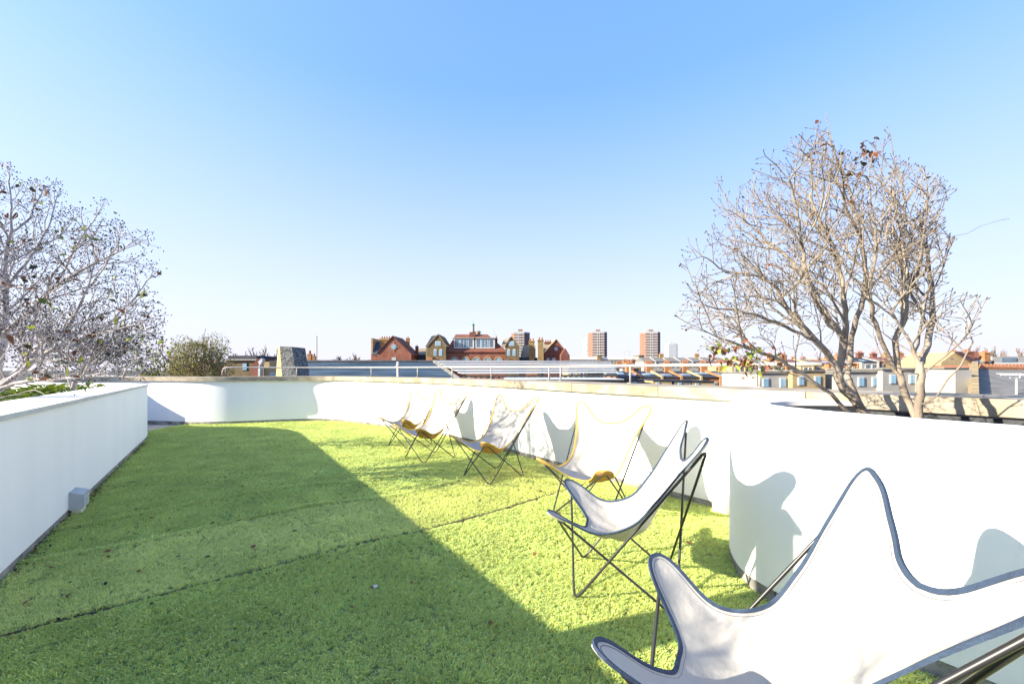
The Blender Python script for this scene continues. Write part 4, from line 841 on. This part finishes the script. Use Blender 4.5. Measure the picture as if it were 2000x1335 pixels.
def limb(pts, Y0, y1=None, seed=0):
    r = random.Random(seed); n = len(pts); return [tuple(W(a, b, Y0 + ((y1 if y1 is not None else Y0) - Y0) * i / max(1, n - 1) + r.gauss(0, .015))) for i, (a, b) in enumerate(pts)]
leaf_me = {}
def leaf_mesh(key, L=.06, w=.022, curl=.3):
    mb = MB(); n = 5; vs = []
    for i in range(n + 1):
        t = i / n; ww = w * math.sin(math.pi * min(1, t * .92 + .04)) ** .8; z = -curl * L * t * t
        vs += [(-ww, L * t, z + ww * .35), (0, L * t, z), (ww, L * t, z + ww * .35)]
    fs = []
    for i in range(n): b = 3 * i; fs += [(b, b + 1, b + 4, b + 3), (b + 1, b + 2, b + 5, b + 4)]
    mb.add(vs, fs); return mb
LEAFV = {k: leaf_mesh(k, *a) for k, a in dict(a=(.06, .020, .3), b=(.045, .018, -.2), c=(.07, .015, .6)).items()}
def add_leaf(mb, p, rr_, size, mi):
    lv = LEAFV[rr_.choice('abc')]; m = Matrix.Translation(p) @ Matrix.Rotation(rr_.uniform(0, 6.28), 4, 'Z') @ Matrix.Rotation(rr_.uniform(-1.3, 1.0), 4, 'X') @ Matrix.Rotation(rr_.uniform(-.8, .8), 4, 'Y') @ Matrix.Scale(size, 4)
    mb.add([m @ Vector(v) for v in lv.v], lv.f, mi)
def leaf_objs(parent, pts, rr_, sizes, mats):
    for p in pts:
        mk = rr_.choice(mats); key = (mk, rr_.choice('abc'))
        if key not in leaf_me: leaf_me[key] = LEAFV[key[1]].mesh('leaf', M[mk], smooth=True)
        o = link('leaf', leaf_me[key], parent, p, (rr_.uniform(-1.2, 1.2), rr_.uniform(-1, 1), rr_.uniform(0, 6.28)), [rr_.uniform(*sizes)] * 3)
def plant_tree(name, label, limbs, attract, bark, seed, tip=.0024, expo=2.35, rmax=.06, **kw):
    base = Vector(limbs[0][0]); t = thing(name, label, 'tree', base); nodes, par = grow_tree(limbs, attract, seed, **kw)
    big, small, tips, rad = tree_mesh(nodes, par, tip, expo, rmax=rmax)
    tr = big.build('trunk', M[bark], t, smooth=True); tr.data.transform(Matrix.Translation(-base))
    cr = small.build('crown', M[bark], t, smooth=True); cr.data.transform(Matrix.Translation(-base)); tag(cr, kind='stuff')
    return t, base, nodes, par, tips
TL = 2.36; TR = 2.12
ctop_l = [(1312, 610), (1330, 575), (1328, 490), (1345, 455), (1395, 440), (1385, 350), (1420, 335), (1470, 355), (1470, 300), (1530, 275), (1560, 262), (1612, 212), (1630, 290), (1690, 300), (1700, 420), (1690, 520), (1660, 640), (1600, 690), (1540, 720), (1440, 720), (1370, 690), (1330, 640)]
ctop_r = [(1650, 300), (1690, 280), (1735, 240), (1738, 290), (1790, 320), (1838, 345), (1868, 372), (1845, 400), (1848, 440), (1868, 470), (1845, 520), (1850, 560), (1900, 575), (1940, 580), (1915, 610), (1925, 650), (1890, 690), (1840, 720), (1700, 720), (1680, 640), (1660, 520)]
LL = [limb([(1700, 870), (1684, 802), (1651, 762), (1636, 735), (1640, 708), (1647, 677), (1651, 620), (1648, 571), (1633, 502), (1600, 432), (1575, 370)], TL, TL + .1, 1),
      limb([(1690, 845), (1655, 800), (1622, 770), (1582, 741), (1538, 710), (1490, 690), (1440, 672), (1370, 645), (1322, 618)], TL - .05, TL - .3, 2),
      limb([(1648, 758), (1628, 711), (1577, 646), (1540, 609), (1512, 558), (1480, 539), (1419, 530), (1370, 500), (1335, 488)], TL, TL - .15, 3),
      limb([(1651, 664), (1605, 599), (1568, 534), (1521, 488), (1466, 441), (1420, 390), (1400, 352)], TL, TL + .3, 4),
      limb([(1624, 650), (1577, 544), (1559, 423), (1540, 353), (1515, 320), (1482, 300)], TL, TL - .2, 5),
      limb([(1690, 810), (1672, 770), (1657, 735), (1660, 700), (1668, 640), (1690, 560), (1680, 460), (1655, 360), (1628, 290), (1612, 222)], TL + .1, TL + .35, 6),
      limb([(1600, 672), (1540, 640), (1460, 610), (1390, 600), (1335, 575)], TL - .05, TL - .35, 7),
      limb([(1580, 741), (1540, 728), (1500, 715), (1450, 715)], TL - .1, TL - .2, 8)]
att = None
t, base, nodes, par, tips = plant_tree('bare_tree', 'pale many-stemmed bare tree, left of two in the right planter, brown leaves low down', LL, att, 'bark', 21, rmax=.036, tip=.0014, expo=2.5, gap=.066, depth=5, up=.05, len1=.68, poly=ctop_l, Y0=TL, dY=.75)
rr_ = random.Random(5); zone = [(1380, 670), (1440, 665), (1520, 675), (1550, 700), (1545, 750), (1460, 745), (1400, 715)]
P3 = [nodes[k] for k, _ in tips]; cand = [Vector(p) - base for p in P3 if inside(zone, [CX + FPX * p[0] / p[1]], [HY - FPX * (p[2] - CAM_H) / p[1]])[0]]
cand = cand + [c + Vector((rr_.gauss(0, .03), rr_.gauss(0, .03), rr_.gauss(0, .03))) for c in cand * 3]
leaf_objs(t, rr_.sample(cand, min(len(cand), 170)), rr_, (.35, .7), ['leaf_brown'] * 4 + ['leaf_red'] * 2 + ['leaf_green', 'leaf_lime', 'leaf_lime', 'leaf_dark'])
mb = MB()
for k, p in tips:
    v = Vector(nodes[k]); d = Vector(nodes[k] - nodes[p])
    if d.length < 1e-6 or rr_.random() < .25: continue
    d.normalize(); mb.tube([v - base, v + d * .007 - base, v + d * .015 - base], [.0019, .003, .0007], 5)
mb.build('buds', M['bud'], t)['kind'] = 'stuff'
leaf_objs(t, [Vector(nodes[k]) - base + Vector((rr_.gauss(0, .02), rr_.gauss(0, .02), rr_.gauss(0, .02))) for k, _ in rr_.sample(tips, 50)], rr_, (.25, .6), ['leaf_brown', 'leaf_dark', 'leaf_red'])
LR = [limb([(1796, 880), (1795, 810), (1797, 734), (1788, 688), (1751, 627), (1700, 585), (1655, 553), (1640, 500)], TR, TR - .1, 31),
      limb([(1788, 690), (1801, 618), (1809, 571), (1833, 525), (1853, 474), (1855, 455)], TR, TR + .1, 32),
      limb([(1792, 812), (1779, 790), (1756, 734), (1750, 664), (1767, 618), (1772, 548), (1763, 478), (1768, 395), (1752, 320), (1735, 250)], TR + .05, TR + .2, 33),
      limb([(1796, 740), (1727, 706), (1653, 683), (1626, 632), (1619, 600), (1625, 560)], TR - .05, TR - .15, 34),
      limb([(1798, 800), (1830, 770), (1850, 740), (1875, 711), (1898, 669), (1884, 622), (1905, 596), (1932, 581)], TR - .05, TR - .25, 35),
      limb([(1792, 720), (1815, 660), (1822, 590), (1815, 520), (1800, 440), (1815, 380), (1840, 348)], TR, TR + .3, 36),
      limb([(1755, 740), (1715, 650), (1700, 570), (1710, 480), (1700, 390), (1690, 310)], TR + .1, TR - .1, 37),
      limb([(1853, 478), (1890, 455), (1930, 434), (1972, 426)], TR + .1, TR + .1, 38)]
t, base, nodes, par, tips = plant_tree('bare_tree', 'pale bare tree with thick forked trunk, right of the two in the right planter', LR, att, 'bark', 22, rmax=.036, tip=.0014, expo=2.5, gap=.066, depth=5, up=.05, len1=.68, poly=ctop_r, Y0=TR, dY=.75)
mb = MB()
for k, p in tips:
    v = Vector(nodes[k]); d = Vector(nodes[k] - nodes[p])
    if d.length < 1e-6 or rr_.random() < .25: continue
    d.normalize(); mb.tube([v - base, v + d * .007 - base, v + d * .014 - base], [.0019, .0029, .0007], 5)
mb.build('buds', M['bud'], t)['kind'] = 'stuff'
zone = [(1640, 270), (1720, 270), (1720, 330), (1640, 330)]
cand = [Vector(nodes[k]) - base for k, _ in tips if inside(zone, [CX + FPX * nodes[k][0] / nodes[k][1]], [HY - FPX * (nodes[k][2] - CAM_H) / nodes[k][1]])[0]]
leaf_objs(t, [c + Vector((rr_.gauss(0, .02), rr_.gauss(0, .02), rr_.gauss(0, .02))) for c in (cand * 3)[:30]], rr_, (.4, .75), ['leaf_brown', 'leaf_red', 'leaf_dark'])
leaf_objs(t, [Vector(nodes[k]) - base for k, _ in rr_.sample([q for q in tips if nodes[q[0]][0] / nodes[q[0]][1] < 1.12], 30)], rr_, (.25, .55), ['leaf_brown', 'leaf_dark'])
# --- left tree
TY = 3.85
ctop = [(-160, 330), (-60, 320), (15, 312), (40, 350), (80, 350), (105, 345), (140, 375), (205, 385), (235, 420), (262, 440), (300, 450), (312, 490), (315, 520), (300, 560), (340, 578), (325, 620), (320, 690), (270, 735), (160, 745), (0, 735), (-160, 720)]
LB = [limb([(-60, 860), (-45, 800), (-20, 765), (37, 723), (90, 662), (124, 648), (161, 585), (185, 520)], TY, TY - .1, 41),
      limb([(-30, 775), (30, 735), (75, 697), (150, 663), (210, 648), (300, 626)], TY, TY - .35, 42),
      limb([(-20, 770), (0, 700), (8, 637), (11, 562), (11, 502), (22, 442), (20, 370), (14, 322)], TY, TY + .2, 43),
      limb([(8, 650), (60, 607), (112, 555), (180, 517), (240, 488), (290, 470)], TY, TY - .2, 44),
      limb([(-35, 775), (37, 747), (131, 738), (210, 733), (270, 738)], TY, TY - .5, 45),
      limb([(-45, 790), (-80, 700), (-90, 600), (-70, 480), (-50, 380)], TY, TY + .1, 46),
      limb([(60, 700), (120, 690), (200, 680), (290, 655)], TY, TY + .3, 47),
      limb([(11, 562), (60, 500), (100, 430), (108, 352)], TY, TY + .3, 48),
      limb([(112, 555), (150, 480), (190, 420), (205, 390)], TY, TY + .1, 49),
      limb([(-40, 790), (-20, 782), (40, 768), (70, 762), (110, 784), (150, 768)], TY - .3, TY - .9, 50)]
t, base, nodes, par, tips = plant_tree('shrub_tree', 'big grey spreading shrub with sparse dark leaves and berries in the left planter', LB, att, 'bark2', 23, step=.06, gap=.084, minlen=.07, size=1.6, up=.07, depth=4, poly=ctop, Y0=TY, dY=1.3, tip=.0022, expo=2.5, rmax=.05)
mb = MB(); rr_ = random.Random(9)
for k, p in tips:
    v = Vector(nodes[k]) - base
    for _ in range(rr_.choice((2, 3, 4, 5))):
        o = v + Vector((rr_.gauss(0, .022), rr_.gauss(0, .022), rr_.gauss(-.01, .022))); s_ = rr_.uniform(.005, .009)
        mb.add([o + Vector(q) * s_ for q in ((1, 0, 0), (-1, 0, 0), (0, 1, 0), (0, -1, 0), (0, 0, 1), (0, 0, -1))], [(0, 2, 4), (2, 1, 4), (1, 3, 4), (3, 0, 4), (2, 0, 5), (1, 2, 5), (3, 1, 5), (0, 3, 5)])
mb.build('berries', M['bud'], t)['kind'] = 'stuff'
pk = rr_.sample(tips, min(len(tips), 290))
leaf_objs(t, [Vector(nodes[k]) - base + Vector((rr_.gauss(0, .02), rr_.gauss(0, .02), rr_.gauss(0, .02))) for k, _ in pk], rr_, (.6, 1.2), ['leaf_dark'] * 3 + ['leaf_brown'] * 3 + ['leaf_green', 'leaf_lime', 'leaf_lime'])
# thicket behind it, nearer the corner of the planter
TY2 = 5.7
zone2 = [(60, 640), (140, 615), (230, 630), (310, 640), (330, 690), (300, 735), (60, 748)]
LB2 = [limb([(140, 800), (150, 740), (190, 690), (260, 660)], TY2, TY2 - .2, 51), limb([(145, 770), (120, 700), (100, 650)], TY2, TY2, 52), limb([(150, 742), (230, 720), (310, 690)], TY2, TY2 - .2, 53)]
t, base, nodes, par, tips = plant_tree('shrub', 'low tangled grey shrub behind the big shrub, at the far end of the left planter', LB2, None, 'bark2', 24, step=.07, gap=.10, minlen=.09, poly=zone2, Y0=TY2, dY=.9, size=1.5, tip=.0042, rmax=.03); t['category'] = 'shrub'
mb = MB(); mats = ['leaf_green', 'leaf_lime', 'leaf_brown']
for k, _ in tips:
    if rr_.random() < .8:
        for _q in range(2): add_leaf(mb, Vector(nodes[k]) - base + Vector((rr_.gauss(0, .03), rr_.gauss(0, .03), rr_.gauss(0, .03))), rr_, rr_.uniform(.6, 1.3), rr_.randrange(3))
mb.build('leaves', [M[m] for m in mats], t)['kind'] = 'stuff'
# bush beside the camera in the left planter (its twigs shade the nearest chair)
LB3 = [[(-3.3, .05, .72), (-3.3, .05, 1.0), (-3.2, .1, 1.5), (-3.1, .2, 2.0)], [(-3.3, .05, 1.0), (-3.4, -.1, 1.5), (-3.5, -.2, 2.0)], [(-3.3, .05, 1.1), (-3.1, -.2, 1.6), (-2.95, -.35, 2.1)]]
plant_tree('shrub', 'bare grey shrub in the left planter beside the camera, outside the picture', LB3, None, 'bark2', 25, step=.06, gap=.11, depth=3, tip=.004, rmax=.03)[0]['category'] = 'shrub'
# leafy ground cover behind the left wall
def leafy(x, y, z, n, seed, label):
    r = random.Random(seed); t = thing('leafy_plant', label, 'plant', (x, y, z), group='green plants behind the left wall'); mb = MB()
    for i in range(n):
        a = r.uniform(0, 6.28); h = r.uniform(.02, .26); d = r.uniform(.03, .22); p = Vector((d * math.cos(a), d * math.sin(a), h)); L = r.uniform(1.3, 2.3)
        lv = LEAFV[r.choice('ac')]; m = Matrix.Translation(p) @ Matrix.Rotation(a - 1.57 + r.gauss(0, .5), 4, 'Z') @ Matrix.Rotation(r.uniform(-.4, .9), 4, 'X') @ Matrix.Scale(L, 4); mb.add([m @ Vector(v) for v in lv.v], lv.f, 0)
    mb.build('foliage', M['ivy'], t, smooth=True)['kind'] = 'stuff'
    s = MB()
    for i in range(7): a = i * .9; s.tube([(0, 0, -.02), (.08 * math.cos(a), .08 * math.sin(a), .12), (.16 * math.cos(a), .16 * math.sin(a), .22)], [.006, .004, .002], 4)
    s.build('stems', M['ivy'], t)
for i in range(16):
    tt_ = 4.0 + i * .37; n0 = -1.78 - .4 * random.random(); p = nd(n0, tt_); leafy(p[0], p[1], .76, 70, 60 + i, 'bright green leafy ground-cover plant behind the top of the left planter wall')
# street trees and far trees
def far_tree(label, px0, px1, py0, Y, leafy_=False, seed=0, bare=True, base_z=GZ, n=420):
    r = np.random.default_rng(seed); x0, x1 = PX(px0, Y), PX(px1, Y); zt = PZ(py0, Y); w = (x1 - x0) / 2; xc = (x0 + x1) / 2; hgt = min(zt - base_z - 1, w * 2.2); zc = zt - hgt / 2
    stp = w * .10
    z0 = zc - hgt * .42; rr2 = random.Random(seed); limbs = [[(xc, Y, base_z), (xc, Y, z0), (xc + w * .05, Y, zc), (xc, Y, zc + hgt * .16)]]
    for q in range(7):
        a = q * .9 + rr2.random(); e_ = rr2.uniform(.55, .95); limbs.append([(xc, Y, z0 + hgt * .05 * q), (xc + w * .45 * math.cos(a), Y + w * .4 * math.sin(a), z0 + hgt * (.2 + .05 * q)), (xc + w * e_ * math.cos(a), Y + w * .8 * math.sin(a), z0 + hgt * rr2.uniform(.35, .75))])
    sc_ = w / 1.0
    t, base, nodes, par, tips = plant_tree('street_tree', label, limbs, None, 'twigmass', seed, step=stp, gap=w * .16, minlen=w * .10, depth=3, size=w, len1=.55, tip=max(.008, Y / 770 * .35), expo=2.5, rmax=w * .07, up=.12)
    return t, base, nodes, tips, w
t, base, nodes, tips, w = far_tree('dense tree with small olive and lime leaves behind the start of the handrail', 318, 468, 642, 15, seed=71, n=900)
mb = MB(); rr_ = random.Random(4); cN = Vector(nodes[[k for k, _ in tips]].mean(0)); 
for q in range(6500):
    d = Vector((rr_.gauss(0, 1), rr_.gauss(0, 1), rr_.gauss(0, 1))).normalized() * rr_.random() ** .38; lump = .82 + .25 * math.sin(5 * d.x + 2) * math.sin(4 * d.z + 1)
    add_leaf(mb, Vector((PX(392, 15), 15, PZ(700, 15))) + Vector((d.x * 1.42, d.y * 1.1, d.z * 1.12 if d.z > 0 else d.z * 1.6)) * lump - base, rr_, rr_.uniform(.7, 1.3), rr_.choice((0, 0, 0, 1, 2)))
mb.build('leaves', [M['leaf_olive'], M['leaf_lime'], M['leaf_brown']], t)['kind'] = 'stuff'
t, base, nodes, tips, w = far_tree('shorter leafy tree at the left end of the handrail', 268, 372, 668, 17, seed=72, n=500)
mb = MB()
for k, _ in tips:
    for q in range(5): add_leaf(mb, Vector(nodes[k]) - base + Vector((rr_.gauss(0, .12), rr_.gauss(0, .12), rr_.gauss(0, .12))), rr_, rr_.uniform(1.1, 2.1), rr_.choice((0, 0, 1, 2)))
mb.build('leaves', [M['leaf_green'], M['leaf_lime'], M['leaf_brown']], t)['kind'] = 'stuff'
for i, (a, b, c, Yf, lab) in enumerate(((488, 545, 672, 120, 'pale bare tree on the skyline behind the flint upstand'), (462, 500, 684, 130, 'small bare tree on the skyline left of the flint upstand'), (645, 680, 690, 190, 'bare tree low on the skyline above the slate roof, left of a pair'), (674, 712, 686, 190, 'bare tree low on the skyline above the slate roof, right of a pair'),
                                        (1885, 1925, 676, 130, 'bare tree on the right skyline behind the yellow gable'), (1915, 1965, 672, 140, 'bare tree on the right skyline above the red chimneys'), (1968, 2030, 674, 130, 'bare brown tree at the right edge of the skyline'), (1560, 1640, 672, 90, 'bare tree far behind the left stems in the right planter'), (1430, 1480, 688, 150, 'bare tree on the skyline behind the brown leaves'))):
    far_tree(lab, a, b, c, Yf, seed=80 + i)
# ------------------------------------------------------------------ fallen leaves and scraps on the lawn
spots = [(395, 1094), (362, 1112), (275, 1118), (730, 1145), (640, 1103), (215, 1078), (205, 1090), (95, 1108), (140, 1162), (120, 1165), (300, 1183), (325, 1210), (100, 1305), (955, 1218), (1005, 1238), (1035, 955), (1060, 960), (915, 958), (990, 965), (950, 1040), (1365, 1128), (1160, 1010), (1180, 996), (1090, 1000), (800, 1138), (690, 1130), (560, 1008), (590, 975), (420, 1020), (180, 1010), (150, 1030), (195, 1000), (1400, 1055), (1425, 1035), (980, 940), (905, 900), (880, 870), (700, 870), (640, 905), (745, 930), (650, 1040), (520, 1125), (250, 1060), (1110, 985), (1150, 1050), (1040, 1085), (1340, 1060), (470, 950), (330, 960), (260, 985)]
rr_ = random.Random(12)
for (a, b) in spots + [(rr_.uniform(20, 700), rr_.uniform(880, 1200)) for _ in range(30)]:
    x, y = G(a, b, .03)
    if not inside(floor_poly, [x], [y])[0]: continue
    mk = rr_.choice(['leaf_brown', 'leaf_red', 'leaf_brown', 'leaf_dark', 'leaf_dark']); key = (mk, rr_.choice('ab'))
    if key not in leaf_me: leaf_me[key] = LEAFV[key[1]].mesh('leaf', M[mk], smooth=True)
    o = link('fallen_leaf', leaf_me[key], None, (x, y, float(undul(x, y)) + .024), (rr_.uniform(-.3, .3), rr_.uniform(-.4, .4), rr_.uniform(0, 6.28)), [rr_.uniform(.3, .75)] * 3)
    tag(o, 'dry brown fallen leaf lying on the green artificial lawn', 'leaf', 'fallen leaves on the lawn')
def litter():
    mb = MB(); r = random.Random(3)
    for i in range(700):
        tt_ = r.uniform(2.6, 9.2); n0 = -1.03 + abs(r.gauss(0, .03)); p = nd(n0, tt_); add_leaf(mb, Vector((p[0], p[1], .022)), r, r.uniform(.12, .45), r.randrange(3))
    for i in range(160):
        n0 = r.uniform(-1.0, .8); p = nd(n0, float(seam_t(n0)) + r.gauss(0, .008)); add_leaf(mb, Vector((p[0], p[1], .018)), r, r.uniform(.12, .35), r.randrange(3))
    o = mb.build('leaf_litter', [M['leaf_dark'], M['leaf_brown'], M['soil']]); tag(o, 'dark crumbled leaf litter along the foot of the left wall and the turf seam', 'litter', kind='stuff')
litter()
o = MB().add([(-.02, -.015, .0), (.02, -.012, 0), (.022, .014, .006), (-.018, .016, .004), (-.02, -.015, .003), (.02, -.012, .003), (.022, .014, .009), (-.018, .016, .007)], [(0, 3, 2, 1), (4, 5, 6, 7), (0, 1, 5, 4), (1, 2, 6, 5), (2, 3, 7, 6), (3, 0, 4, 7)]).build('paper_scrap', M['white'])
o.scale = (.55, .55, .55); x, y = G(733, 1146, .03); o.location = (x, y, .034); o.rotation_euler = (.2, .1, .6); tag(o, 'small white paper scrap on the shaded lawn', 'scrap')
